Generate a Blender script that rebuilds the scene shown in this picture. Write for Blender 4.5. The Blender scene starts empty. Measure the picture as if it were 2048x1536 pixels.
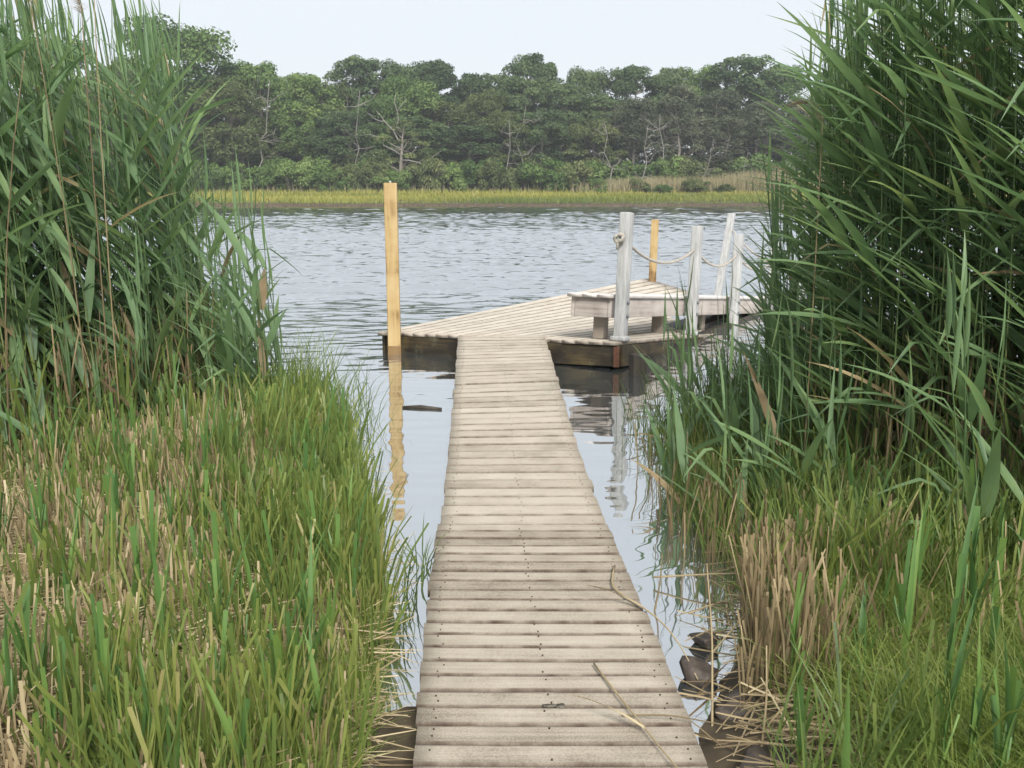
import bpy, bmesh, math
import numpy as np
from mathutils import Vector, Matrix

# ------------------------------------------------------------------ camera, sky, sun, exposure
scn = bpy.context.scene
COL = scn.collection
R = math.radians
PI = math.pi
CAM_Z = 1.70
cam = bpy.data.cameras.new('camera')
cam.sensor_width = 36.0
cam.lens = 33.4
cam.clip_start = 0.05
cam.clip_end = 3000
cam_o = bpy.data.objects.new('camera', cam)
COL.objects.link(cam_o)
cam_o.location = (0, 0, CAM_Z)
cam_o.rotation_euler = (R(90 - 11.69), 0, 0)
scn.camera = cam_o

SUN_EL, SUN_AZ = 43.0, 165.0          # elevation, compass angle from +Y clockwise (behind the camera, to its right)
world = bpy.data.worlds.new('World')
scn.world = world
world.use_nodes = True
wn, wl = world.node_tree.nodes, world.node_tree.links
wn.clear()
w_out = wn.new('ShaderNodeOutputWorld')
w_bg = wn.new('ShaderNodeBackground')
w_sky = wn.new('ShaderNodeTexSky')
w_sky.sky_type = 'NISHITA'
w_sky.sun_disc = False
w_sky.sun_elevation = R(SUN_EL)
w_sky.sun_rotation = R(SUN_AZ)
w_sky.dust_density = 3.0
w_sky.air_density = 1.0
w_mix = wn.new('ShaderNodeMix')       # thin, even cloud cover over the blue
w_mix.data_type = 'RGBA'
w_mix.inputs[0].default_value = 0.90
w_mix.inputs[7].default_value = (4.55, 5.1, 5.85, 1)
w_tc = wn.new('ShaderNodeTexCoord')
w_nz = wn.new('ShaderNodeTexNoise')    # faint unevenness of the overcast, the same all round
w_nz.inputs['Scale'].default_value = 2.2; w_nz.inputs['Detail'].default_value = 5
wl.new(w_tc.outputs['Generated'], w_nz.inputs['Vector'])
w_cr = wn.new('ShaderNodeMix'); w_cr.data_type = 'RGBA'
w_cr.inputs[6].default_value = (4.70, 4.98, 5.30, 1); w_cr.inputs[7].default_value = (5.15, 5.36, 5.62, 1)
wl.new(w_nz.outputs[0], w_cr.inputs[0]); wl.new(w_cr.outputs[2], w_mix.inputs[7])
wl.new(w_sky.outputs[0], w_mix.inputs[6])
wl.new(w_mix.outputs[2], w_bg.inputs[0])
w_bg.inputs[1].default_value = 0.05
wl.new(w_bg.outputs[0], w_out.inputs[0])

sun = bpy.data.lights.new('sun', 'SUN')
sun.energy = 1.5
sun.angle = R(22)
sun.color = (1.0, 0.96, 0.90)
sun_o = bpy.data.objects.new('sun', sun)
COL.objects.link(sun_o)
sun_o.location = (0, 0, 30)
az = R(SUN_AZ)
sdir = Vector((math.sin(az) * math.cos(R(SUN_EL)), math.cos(az) * math.cos(R(SUN_EL)), math.sin(R(SUN_EL))))
sun_o.rotation_euler = sdir.to_track_quat('Z', 'Y').to_euler()

scn.view_settings.view_transform = 'Standard'
scn.view_settings.look = 'None'
scn.view_settings.gamma = 1.0
scn.view_settings.exposure = 1.88
scn.view_settings.use_curve_mapping = False
scn.render.engine = 'CYCLES'
cy = scn.cycles
cy.max_bounces = 6
cy.diffuse_bounces = 3
cy.glossy_bounces = 3
cy.transmission_bounces = 3
cy.transparent_max_bounces = 4
cy.use_adaptive_sampling = True
cy.adaptive_threshold = 0.015
cy.sample_clamp_direct = 6.0
cy.sample_clamp_indirect = 3.0
cy.volume_bounces = 0
cy.use_denoising = True
try:
    cy.denoiser = 'OPENIMAGEDENOISE'
    cy.denoising_prefilter = 'ACCURATE'
except Exception:
    pass

rng = np.random.default_rng(7)

# ------------------------------------------------------------------ helpers
def make_mesh(name, V, F, mat, smooth=False, tint=None, uv=None, edge=None):
    """V (n,3); F list of arrays each (m,3) or (m,4), or a list of index tuples"""
    me = bpy.data.meshes.new(name)
    V = np.asarray(V, dtype=np.float32)
    if isinstance(F, np.ndarray):
        F = [F]
    if F and isinstance(F[0], np.ndarray):
        loops = np.concatenate([f.ravel() for f in F]).astype(np.int32)
        sizes = np.concatenate([np.full(len(f), f.shape[1], np.int32) for f in F])
    else:
        loops = np.array([i for f in F for i in f], dtype=np.int32)
        sizes = np.array([len(f) for f in F], dtype=np.int32)
    starts = np.concatenate([[0], np.cumsum(sizes)[:-1]]).astype(np.int32)
    me.vertices.add(len(V)); me.vertices.foreach_set('co', V.ravel())
    me.loops.add(len(loops)); me.loops.foreach_set('vertex_index', loops)
    me.polygons.add(len(sizes)); me.polygons.foreach_set('loop_start', starts)
    me.polygons.foreach_set('loop_total', sizes)
    if smooth:
        me.polygons.foreach_set('use_smooth', np.ones(len(sizes), dtype=bool))
    if tint is not None:
        at = me.attributes.new('tint', 'FLOAT', 'POINT')
        at.data.foreach_set('value', np.asarray(tint, dtype=np.float32))
    if edge is not None:
        at = me.attributes.new('edge', 'FLOAT', 'POINT')
        at.data.foreach_set('value', np.asarray(edge, dtype=np.float32))
    me.update(calc_edges=True)
    me.validate()
    if uv is not None:
        ul = me.uv_layers.new(name='UVMap')
        ul.data.foreach_set('uv', np.asarray(uv, np.float32)[loops].ravel())
    if mat is not None:
        me.materials.append(mat)
    return me

def link(name, me, parent=None, loc=(0, 0, 0), label=None, cat=None, group=None, kind=None):
    o = bpy.data.objects.new(name, me)
    COL.objects.link(o)
    o.location = loc
    if parent is not None:
        o.parent = parent
    return tag(o, label, cat, group, kind)

def tag(o, label=None, cat=None, group=None, kind=None):
    if label: o['label'] = label
    if cat: o['category'] = cat
    if group: o['group'] = group
    if kind: o['kind'] = kind
    return o

def thing(name, loc, label, cat, group=None):
    return link(name, None, None, loc, label, cat, group)

def wobj(name, V, F, mat, parent=None, origin=None, **kw):
    """mesh given in world metres; its origin is set at its own base/centre, relative to an unrotated parent"""
    tags = {k: kw.pop(k) for k in ('label', 'cat', 'group', 'kind') if k in kw}
    V = np.asarray(V, dtype=np.float64)
    if origin is None:
        origin = (V.min(0) + V.max(0)) / 2
        if parent is None:
            origin[2] = V[:, 2].min()
    origin = np.asarray(origin, float)
    me = make_mesh(name, V - origin, F, mat, **kw)
    loc = Vector(origin)
    if parent is not None:
        p = parent
        while p is not None:
            loc -= p.location
            p = p.parent
    return link(name, me, parent, loc, **tags)

def tube(pts, rad, sides=6, cap=True):
    pts = np.asarray(pts, float); n = len(pts)
    rad = np.broadcast_to(np.asarray(rad, float), (n,))
    T = np.gradient(pts, axis=0); T /= np.linalg.norm(T, axis=1)[:, None] + 1e-9
    ref = np.array([0, 0, 1.0]) if abs(T[:, 2]).mean() < 0.8 else np.array([1.0, 0, 0])
    Nn = np.cross(T, ref); Nn /= np.linalg.norm(Nn, axis=1)[:, None] + 1e-9
    Bn = np.cross(T, Nn)
    a = np.linspace(0, 2 * PI, sides, endpoint=False)
    V = (pts[:, None] + rad[:, None, None] * (np.cos(a)[None, :, None] * Nn[:, None] + np.sin(a)[None, :, None] * Bn[:, None])).reshape(-1, 3)
    F = []
    for i in range(n - 1):
        for k in range(sides):
            k2 = (k + 1) % sides
            F.append((i * sides + k, i * sides + k2, (i + 1) * sides + k2, (i + 1) * sides + k))
    if cap:
        F.append(tuple(range(sides))[::-1]); F.append(tuple(range((n - 1) * sides, n * sides)))
    return V, F

def join(parts):
    Vs, Fs, off = [], [], 0
    for V, F in parts:
        Vs.append(np.asarray(V, float))
        Fs += [tuple(int(i) + off for i in f) for f in F]
        off += len(V)
    return np.concatenate(Vs), Fs

def bbox_mesh(corners, bev=0.006, seg=2):
    """eight world corners (bottom 4 counter-clockwise, top 4) -> bevelled box arrays"""
    bm = bmesh.new()
    vs = [bm.verts.new(c) for c in corners]
    for f in ((3, 2, 1, 0), (4, 5, 6, 7), (0, 1, 5, 4), (1, 2, 6, 5), (2, 3, 7, 6), (3, 0, 4, 7)):
        bm.faces.new([vs[i] for i in f])
    if bev > 0:
        bmesh.ops.bevel(bm, geom=list(bm.edges), offset=bev, segments=seg, profile=0.6, affect='EDGES')
    bm.verts.index_update()
    V = np.array([v.co[:] for v in bm.verts]); F = [tuple(v.index for v in f.verts) for f in bm.faces]
    bm.free()
    return V, F

def smoothstep(a, b, x):
    t = np.clip((np.asarray(x, float) - a) / (b - a), 0, 1)
    return t * t * (3 - 2 * t)

_tab = np.random.default_rng(3).random((256, 256))
def vnoise(x, y):
    x = np.asarray(x, float); y = np.asarray(y, float)
    xi = np.floor(x).astype(int); yi = np.floor(y).astype(int)
    fx = x - xi; fy = y - yi
    fx = fx * fx * (3 - 2 * fx); fy = fy * fy * (3 - 2 * fy)
    g = lambda i, j: _tab[i % 256, j % 256]
    return (g(xi, yi) * (1 - fx) + g(xi + 1, yi) * fx) * (1 - fy) + (g(xi, yi + 1) * (1 - fx) + g(xi + 1, yi + 1) * fx) * fy

# ------------------------------------------------------------------ materials
def new_mat(name):
    m = bpy.data.materials.new(name)
    m.use_nodes = True
    nt = m.node_tree
    return m, nt.nodes, nt.links, nt.nodes['Principled BSDF']

def ramp(nodes, stops):
    r = nodes.new('ShaderNodeValToRGB')
    el = r.color_ramp.elements
    while len(el) < len(stops):
        el.new(0.5)
    for e, (p, c) in zip(el, stops):
        e.position = p; e.color = (*c, 1)
    return r

def math_node(nodes, links, op, a, b=None, clamp=False):
    n = nodes.new('ShaderNodeMath'); n.operation = op; n.use_clamp = clamp
    for i, v in enumerate((a, b)):
        if v is None: continue
        if hasattr(v, 'is_linked') or hasattr(v, 'links'): links.new(v, n.inputs[i])
        else: n.inputs[i].default_value = v
    return n.outputs[0]

def leaf_mat(name, stops, trans=0.35, rough=0.5, obj_random=0.35, spec=0.35, noise_scale=9.0):
    """foliage: the mesh's own per-blade tint plus a per-object random value picks the hue"""
    m, N, L, b = new_mat(name)
    at = N.new('ShaderNodeAttribute'); at.attribute_name = 'tint'
    oi = N.new('ShaderNodeObjectInfo')
    v = math_node(N, L, 'MULTIPLY_ADD', oi.outputs['Random'], obj_random)
    v.node.inputs[2].default_value = -obj_random / 2
    v = math_node(N, L, 'ADD', v, at.outputs['Fac'])
    tc = N.new('ShaderNodeNewGeometry')
    nz = N.new('ShaderNodeTexNoise'); nz.inputs['Scale'].default_value = noise_scale; nz.inputs['Detail'].default_value = 3
    L.new(tc.outputs['Position'], nz.inputs['Vector'])
    nv = math_node(N, L, 'MULTIPLY_ADD', nz.outputs[0], 0.34); nv.node.inputs[2].default_value = -0.17
    v = math_node(N, L, 'ADD', v, nv, clamp=True)
    r = ramp(N, stops)
    L.new(v, r.inputs[0])
    L.new(r.outputs[0], b.inputs['Base Color'])
    b.inputs['Roughness'].default_value = rough
    b.inputs['Specular IOR Level'].default_value = spec
    if trans > 0:
        tr = N.new('ShaderNodeBsdfTranslucent')
        hs = N.new('ShaderNodeHueSaturation')
        hs.inputs['Saturation'].default_value = 1.15; hs.inputs['Value'].default_value = 1.25; hs.inputs['Hue'].default_value = 0.485
        L.new(r.outputs[0], hs.inputs['Color']); L.new(hs.outputs[0], tr.inputs[0])
        mx = N.new('ShaderNodeMixShader'); mx.inputs[0].default_value = trans
        L.new(b.outputs[0], mx.inputs[1]); L.new(tr.outputs[0], mx.inputs[2])
        L.new(mx.outputs[0], N['Material Output'].inputs[0])
    return m

def wood_mat(name, base, dark, light, edge_col=None, stain=0.5, grain=1.0, rough=0.85, lichen=0.0, speck=0.3, bump=0.25, con=1.0):
    """weathered boards: UV.x runs along the board in metres, UV.y across"""
    m, N, L, b = new_mat(name)
    uv = N.new('ShaderNodeUVMap')
    oi = N.new('ShaderNodeObjectInfo')
    off = N.new('ShaderNodeVectorMath'); off.operation = 'MULTIPLY_ADD'
    cmb = N.new('ShaderNodeCombineXYZ')
    L.new(oi.outputs['Random'], cmb.inputs[0]); L.new(oi.outputs['Random'], cmb.inputs[1]); L.new(oi.outputs['Random'], cmb.inputs[2])
    L.new(cmb.outputs[0], off.inputs[0]); off.inputs[1].default_value = (37, 53, 11); L.new(uv.outputs[0], off.inputs[2])
    mp = N.new('ShaderNodeMapping'); mp.inputs['Scale'].default_value = (1.6, 55 * grain, 1)
    L.new(off.outputs[0], mp.inputs[0])
    g = N.new('ShaderNodeTexNoise'); g.inputs['Scale'].default_value = 1; g.inputs['Detail'].default_value = 5; g.inputs['Roughness'].default_value = 0.6; g.inputs['Distortion'].default_value = 0.6
    L.new(mp.outputs[0], g.inputs['Vector'])
    bl = N.new('ShaderNodeTexNoise'); bl.inputs['Scale'].default_value = 5; bl.inputs['Detail'].default_value = 5
    L.new(off.outputs[0], bl.inputs['Vector'])
    fs = N.new('ShaderNodeTexNoise'); fs.inputs['Scale'].default_value = 170; fs.inputs['Detail'].default_value = 2
    L.new(off.outputs[0], fs.inputs['Vector'])
    a = math_node(N, L, 'MULTIPLY', g.outputs[0], 0.45)
    a2 = math_node(N, L, 'MULTIPLY_ADD', bl.outputs[0], 0.5); L.new(a, a2.node.inputs[2])
    a3 = math_node(N, L, 'MULTIPLY_ADD', fs.outputs[0], speck); L.new(a2, a3.node.inputs[2])
    a4 = math_node(N, L, 'MULTIPLY_ADD', oi.outputs['Random'], 0.17); L.new(a3, a4.node.inputs[2])
    mid_, half = 0.575 + speck * 0.495, (0.205 + speck * 0.165) * con
    lo, hi = mid_ - half, mid_ + half
    mr = N.new('ShaderNodeMapRange'); L.new(a4, mr.inputs[0]); mr.inputs[1].default_value = lo; mr.inputs[2].default_value = hi
    r = ramp(N, [(0.0, dark), (0.42, base), (1.0, light)])
    L.new(mr.outputs[0], r.inputs[0])
    colr = r.outputs[0]
    if edge_col is not None:
        at = N.new('ShaderNodeAttribute'); at.attribute_name = 'edge'
        en = N.new('ShaderNodeTexNoise'); en.inputs['Scale'].default_value = 14; en.inputs['Detail'].default_value = 4
        L.new(off.outputs[0], en.inputs['Vector'])
        e = math_node(N, L, 'MULTIPLY', at.outputs['Fac'], math_node(N, L, 'MULTIPLY', en.outputs[0], 1.7 * stain), clamp=True)
        mx = N.new('ShaderNodeMix'); mx.data_type = 'RGBA'
        L.new(e, mx.inputs[0]); L.new(colr, mx.inputs[6]); mx.inputs[7].default_value = (*edge_col, 1)
        colr = mx.outputs[2]
    if lichen > 0:
        geo = N.new('ShaderNodeNewGeometry')
        ln = N.new('ShaderNodeTexNoise'); ln.inputs['Scale'].default_value = 2.3; ln.inputs['Detail'].default_value = 8; ln.inputs['Roughness'].default_value = 0.75
        L.new(geo.outputs['Position'], ln.inputs['Vector'])
        lr = N.new('ShaderNodeMapRange'); L.new(ln.outputs[0], lr.inputs[0]); lr.inputs[1].default_value = 0.55; lr.inputs[2].default_value = 0.72; lr.inputs[4].default_value = lichen
        mx = N.new('ShaderNodeMix'); mx.data_type = 'RGBA'
        L.new(lr.outputs[0], mx.inputs[0]); L.new(colr, mx.inputs[6]); mx.inputs[7].default_value = (0.14, 0.14, 0.09, 1)
        colr = mx.outputs[2]
    L.new(colr, b.inputs['Base Color'])
    b.inputs['Roughness'].default_value = rough
    b.inputs['Specular IOR Level'].default_value = 0.25
    bp = N.new('ShaderNodeBump'); bp.inputs['Strength'].default_value = bump; bp.inputs['Distance'].default_value = 0.004
    hsum = math_node(N, L, 'MULTIPLY_ADD', fs.outputs[0], 0.5); L.new(g.outputs[0], hsum.node.inputs[2])
    L.new(hsum, bp.inputs['Height']); L.new(bp.outputs[0], b.inputs['Normal'])
    return m

def plain_mat(name, c1, c2, scale=8.0, rough=0.8, bump=0.0, spec=0.3, stretch=(1, 1, 1), obj_random=0.0):
    m, N, L, b = new_mat(name)
    tc = N.new('ShaderNodeTexCoord')
    mp = N.new('ShaderNodeMapping'); mp.inputs['Scale'].default_value = stretch
    L.new(tc.outputs['Object'], mp.inputs[0])
    nz = N.new('ShaderNodeTexNoise'); nz.inputs['Scale'].default_value = scale; nz.inputs['Detail'].default_value = 6; nz.inputs['Roughness'].default_value = 0.65
    L.new(mp.outputs[0], nz.inputs['Vector'])
    v = nz.outputs[0]
    if obj_random:
        oi = N.new('ShaderNodeObjectInfo')
        v = math_node(N, L, 'MULTIPLY_ADD', oi.outputs['Random'], obj_random); L.new(nz.outputs[0], v.node.inputs[2])
    r = ramp(N, [(0.32, c1), (0.68, c2)])
    L.new(v, r.inputs[0]); L.new(r.outputs[0], b.inputs['Base Color'])
    b.inputs['Roughness'].default_value = rough
    b.inputs['Specular IOR Level'].default_value = spec
    if bump:
        bp = N.new('ShaderNodeBump'); bp.inputs['Strength'].default_value = bump; bp.inputs['Distance'].default_value = 0.01
        L.new(nz.outputs[0], bp.inputs['Height']); L.new(bp.outputs[0], b.inputs['Normal'])
    return m

M = {}
M['walk'] = wood_mat('boardwalk wood', (0.335, 0.292, 0.235), (0.19, 0.16, 0.125), (0.45, 0.405, 0.335), edge_col=(0.07, 0.047, 0.035), stain=0.85, speck=0.5, con=0.85, lichen=0.22)
M['gang'] = wood_mat('gangway wood', (0.375, 0.33, 0.268), (0.215, 0.185, 0.145), (0.49, 0.445, 0.375), edge_col=(0.09, 0.065, 0.05), stain=0.7, speck=0.5, lichen=0.6)
M['deck'] = wood_mat('dock deck wood', (0.46, 0.415, 0.35), (0.30, 0.26, 0.20), (0.57, 0.53, 0.46), edge_col=(0.13, 0.10, 0.08), stain=0.8, lichen=0.35)
M['bench_top'] = wood_mat('bench seat wood', (0.66, 0.63, 0.60), (0.45, 0.42, 0.40), (0.76, 0.74, 0.71), edge_col=(0.30, 0.27, 0.25), stain=0.5)
M['bench'] = wood_mat('bench grey wood', (0.36, 0.32, 0.29), (0.19, 0.16, 0.14), (0.50, 0.46, 0.42), grain=0.6)
M['leg'] = wood_mat('bench leg wood', (0.27, 0.23, 0.19), (0.14, 0.11, 0.09), (0.38, 0.34, 0.29), grain=0.6)
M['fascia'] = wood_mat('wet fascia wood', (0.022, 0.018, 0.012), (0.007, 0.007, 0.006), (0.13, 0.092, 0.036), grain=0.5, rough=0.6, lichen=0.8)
M['pine_post'] = wood_mat('new yellow timber', (0.355, 0.25, 0.112), (0.15, 0.085, 0.034), (0.45, 0.345, 0.185), grain=0.6, stain=0.0, speck=0.08, rough=0.7, bump=0.15, con=0.72)
M['wet_post'] = wood_mat('wet yellow timber', (0.16, 0.10, 0.045), (0.06, 0.035, 0.016), (0.26, 0.17, 0.075), grain=0.75, stain=0.0, speck=0.1, rough=0.35, bump=0.15)
M['white_post'] = plain_mat('white sleeve, weathered', (0.26, 0.262, 0.255), (0.44, 0.442, 0.435), scale=30, rough=0.6, bump=0.1, stretch=(1, 1, 0.12))
M['bolt'] = plain_mat('galvanised bolt', (0.10, 0.11, 0.12), (0.22, 0.23, 0.24), scale=60, rough=0.5)
M['screw'] = plain_mat('rusty screw head', (0.03, 0.02, 0.015), (0.06, 0.04, 0.03), scale=90, rough=0.7)
M['rust'] = plain_mat('rusty bracket', (0.05, 0.022, 0.014), (0.12, 0.055, 0.03), scale=40, rough=0.9)
M['rope'] = plain_mat('weathered rope', (0.22, 0.20, 0.17), (0.46, 0.43, 0.38), scale=60, rough=0.95)
M['dark_wood'] = plain_mat('dark wet timber', (0.018, 0.015, 0.012), (0.06, 0.05, 0.038), scale=14, rough=0.6, stretch=(1, 1, 0.3))
M['stone'] = plain_mat('wet brown stone', (0.03, 0.024, 0.02), (0.11, 0.09, 0.074), scale=22, rough=0.55, bump=0.5)
M['mud'] = plain_mat('dark bank mud', (0.028, 0.022, 0.014), (0.10, 0.078, 0.05), scale=5, rough=0.85, bump=0.6)
M['bark'] = plain_mat('grey pine bark', (0.09, 0.075, 0.062), (0.22, 0.195, 0.17), scale=5, rough=0.95, bump=0.4, obj_random=0.2)
M['deadwood'] = plain_mat('bleached dead wood', (0.11, 0.10, 0.088), (0.25, 0.235, 0.21), scale=5, rough=0.95, obj_random=0.1)
M['reed_leaf'] = leaf_mat('reed leaf', [(0.0, (0.087, 0.162, 0.077)), (0.42, (0.159, 0.253, 0.118)), (0.75, (0.230, 0.336, 0.139)), (0.93, (0.314, 0.399, 0.162)), (1.0, (0.448, 0.376, 0.209))], trans=0.45, rough=0.45, spec=0.5)
M['reed_stem'] = leaf_mat('reed stem', [(0.0, (0.055, 0.10, 0.035)), (0.5, (0.10, 0.14, 0.045)), (0.75, (0.22, 0.19, 0.085)), (1.0, (0.34, 0.25, 0.13))], trans=0.0, obj_random=0.35)
M['grass'] = leaf_mat('bank grass', [(0.0, (0.060, 0.108, 0.032)), (0.5, (0.128, 0.182, 0.046)), (0.82, (0.215, 0.255, 0.066)), (1.0, (0.34, 0.31, 0.13))], trans=0.35, obj_random=0.0)
M['fine_grass'] = leaf_mat('fine bright grass', [(0.0, (0.065, 0.118, 0.022)), (0.5, (0.135, 0.205, 0.038)), (1.0, (0.27, 0.32, 0.085))], trans=0.35, obj_random=0.0)
M['straw'] = leaf_mat('dry straw', [(0.0, (0.12, 0.085, 0.045)), (0.5, (0.30, 0.235, 0.13)), (1.0, (0.56, 0.47, 0.30))], trans=0.12, rough=0.7, obj_random=0.5)
M['plume'] = leaf_mat('dry seed plume', [(0.0, (0.25, 0.19, 0.13)), (1.0, (0.50, 0.42, 0.31))], trans=0.3, rough=0.9)
M['marsh'] = leaf_mat('salt marsh grass', [(0.0, (0.095, 0.14, 0.032)), (0.5, (0.225, 0.245, 0.048)), (1.0, (0.38, 0.35, 0.085))], trans=0.3, obj_random=0.0, noise_scale=0.25)
M['far_reed'] = leaf_mat('far dry reeds', [(0.0, (0.12, 0.13, 0.06)), (0.5, (0.25, 0.225, 0.12)), (1.0, (0.38, 0.31, 0.19))], trans=0.2, obj_random=0.0, noise_scale=0.3)
def crown_mat(name, a, b, c):
    return leaf_mat(name, [(0.0, a), (0.5, b), (1.0, c)], trans=0.30, rough=0.7, obj_random=0.55, spec=0.15, noise_scale=0.4)
M['pine'] = crown_mat('pine needles', (0.045, 0.077, 0.035), (0.083, 0.129, 0.054), (0.134, 0.186, 0.078))
M['oak'] = crown_mat('oak leaves', (0.056, 0.107, 0.032), (0.106, 0.176, 0.054), (0.185, 0.254, 0.081))
M['olive'] = crown_mat('olive brown foliage', (0.069, 0.097, 0.037), (0.125, 0.159, 0.060), (0.196, 0.223, 0.093))
M['shrub'] = crown_mat('shrub leaves', (0.058, 0.112, 0.032), (0.129, 0.201, 0.060), (0.224, 0.304, 0.103))
M['greypine'] = crown_mat('half bare grey foliage', (0.058, 0.074, 0.043), (0.096, 0.114, 0.067), (0.151, 0.171, 0.104))

# water: real reflection, ripples by bump, calm in the lee of the bank
m, N, L, b = new_mat('river water')
geo = N.new('ShaderNodeNewGeometry')
b.inputs['Base Color'].default_value = (0.060, 0.070, 0.072, 1)
b.inputs['Roughness'].default_value = 0.03
b.inputs['IOR'].default_value = 1.333
b.inputs['Specular IOR Level'].default_value = 0.5
sep = N.new('ShaderNodeSeparateXYZ'); L.new(geo.outputs['Position'], sep.inputs[0])
def wave(sx, sy, detail, rough=0.5, dist=0.0):
    mp = N.new('ShaderNodeMapping'); mp.inputs['Scale'].default_value = (sx, sy, 1); mp.inputs['Rotation'].default_value = (0, 0, R(8))
    L.new(geo.outputs['Position'], mp.inputs[0])
    nz = N.new('ShaderNodeTexNoise'); nz.inputs['Scale'].default_value = 1; nz.inputs['Detail'].default_value = detail
    nz.inputs['Roughness'].default_value = rough; nz.inputs['Distortion'].default_value = dist
    L.new(mp.outputs[0], nz.inputs['Vector'])
    return nz.outputs[0]
fine = wave(3.2, 7.5, 3, 0.55, 0.4)
mid = wave(1.1, 2.6, 2, 0.5, 0.3)
calm = wave(2.2, 4.5, 1, 0.4)
gust = wave(0.035, 0.16, 3, 0.6)
mk = N.new('ShaderNodeMapRange'); mk.interpolation_type = 'SMOOTHSTEP'; L.new(sep.outputs[1], mk.inputs[0])
mk.inputs[1].default_value = 7.0; mk.inputs[2].default_value = 15.0; mk.inputs[3].default_value = 0.0; mk.inputs[4].default_value = 1.0
gm = N.new('ShaderNodeMapRange'); L.new(gust, gm.inputs[0]); gm.inputs[1].default_value = 0.35; gm.inputs[2].default_value = 0.65; gm.inputs[3].default_value = 0.7; gm.inputs[4].default_value = 1.25
h1 = math_node(N, L, 'MULTIPLY', fine, 0.012)
h2 = math_node(N, L, 'MULTIPLY_ADD', mid, 0.012); L.new(h1, h2.node.inputs[2])
h3 = math_node(N, L, 'MULTIPLY', math_node(N, L, 'MULTIPLY', h2, mk.outputs[0]), gm.outputs[0])
h4 = math_node(N, L, 'MULTIPLY_ADD', calm, 0.0075); L.new(h3, h4.node.inputs[2])
bp = N.new('ShaderNodeBump'); bp.inputs['Strength'].default_value = 1.0; bp.inputs['Distance'].default_value = 1.0
gl = N.new('ShaderNodeBsdfGlossy'); gl.inputs['Color'].default_value = (0.93, 0.945, 0.95, 1); gl.inputs['Roughness'].default_value = 0.03
mxs = N.new('ShaderNodeMixShader'); mxs.inputs[0].default_value = 0.66
L.new(b.outputs[0], mxs.inputs[1]); L.new(gl.outputs[0], mxs.inputs[2]); L.new(mxs.outputs[0], N['Material Output'].inputs[0]); L.new(bp.outputs[0], gl.inputs['Normal'])
L.new(h4, bp.inputs['Height']); L.new(bp.outputs[0], b.inputs['Normal'])
M['water'] = m

# ------------------------------------------------------------------ the setting: water, near bank, far marsh
def water_mesh():
    yy = [-20.0, -8.0, 0.0, 2.0]
    while yy[-1] < 89.5:
        yy.append(yy[-1] + max(0.04, 0.0022 * yy[-1]))
    yy = np.array(yy)
    sv = np.concatenate([[-6, -3, -1.6, -1.0, -0.8], np.linspace(-0.66, 0.66, 300), [0.8, 1.0, 1.6, 3, 6]])
    X = sv[None] * (np.abs(yy)[:, None] + 6.0); Y = np.repeat(yy[:, None], len(sv), 1)
    r_ = np.random.default_rng(91)
    Z = np.zeros_like(X)
    lam = np.concatenate([np.geomspace(0.17, 0.6, 18), np.geomspace(0.65, 1.6, 6)])
    step = np.gradient(yy)[:, None]
    wx, wy = X + 0.5 * vnoise(X * 0.35, Y * 0.35), Y + 0.5 * vnoise(X * 0.3 + 40, Y * 0.3)
    for l in lam:
        for rpt in range(2):
            dr = R(90) + r_.normal(0.12, 0.42)
            k = 2 * PI / l
            am = 0.0088 * l * (0.42 if l > 0.62 else 1.0)
            env = 0.35 + 1.3 * vnoise(X / (l * 5) + 17 * l, Y / (l * 4) + 31 * l + rpt * 9)
            Z += am * env * smoothstep(2.2, 4.0, l / step) * np.sin(k * (math.cos(dr) * wx + math.sin(dr) * wy) + r_.uniform(0, 6.28))
    calm = 0.04 + 0.96 * smoothstep(9.5, 20.0, Y + 1.5 * vnoise(X * 0.4, Y * 0.3) + np.abs(X) * 0.0)
    gust = 0.62 + 0.75 * vnoise(X * 0.035 + 3, Y * 0.22 + 8)
    streak = 1 + 0.9 * smoothstep(0.62, 0.8, vnoise(X * 0.06 + 21, Y * 0.55 + 3))
    Z *= calm * gust * streak
    idx = np.arange(X.size).reshape(X.shape)
    F = np.stack([idx[:-1, :-1], idx[:-1, 1:], idx[1:, 1:], idx[1:, :-1]], -1).reshape(-1, 4)
    return np.stack([X, Y, Z], -1).reshape(-1, 3), F
V, F = water_mesh()
wobj('water', V, F, M['water'], origin=(0, 0, 0), smooth=True, kind='structure', label='rippled pale river water between the near bank and the far marsh')

LEFT_SHORE = np.array([(-0.44, -4), (-0.46, 2.2), (-0.47, 2.9), (-0.52, 3.5), (-0.66, 4.2), (-1.0, 5.6), (-1.5, 7.0), (-2.2, 8.0), (-5.0, 9.3), (-14, 10.5)])
RIGHT_SHORE = np.array([(0.68, -4), (0.68, 2.0), (0.70, 2.7), (0.86, 3.4), (1.08, 4.0), (1.42, 5.0), (1.8, 6.2), (2.4, 7.2), (5.0, 8.2), (14, 9.0)])
def left_x(y):   # shoreline x at a given y
    return np.interp(y, LEFT_SHORE[:, 1], LEFT_SHORE[:, 0])
def right_x(y):
    return np.interp(y, RIGHT_SHORE[:, 1], RIGHT_SHORE[:, 0])
def bank_z(x, y):
    x = np.asarray(x, float); y = np.asarray(y, float)
    dl = left_x(y) - x          # >0 inside the left bank
    dr = x - right_x(y)
    wob = (vnoise(x * 2.3, y * 2.3) - 0.5) * 0.16 + (vnoise(x * 7, y * 7) - 0.5) * 0.06
    d = np.maximum(dl, dr) + wob
    d = np.maximum(d, (2.85 - y) * 0.12)
    z = np.where(d > 0, 0.16 * (1 - np.exp(-d * 2.2)), d * 0.6)
    z = np.clip(z, -0.5, 0.2)
    return z + (vnoise(x * 11, y * 11) - 0.5) * 0.04 * (d > 0)

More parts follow.
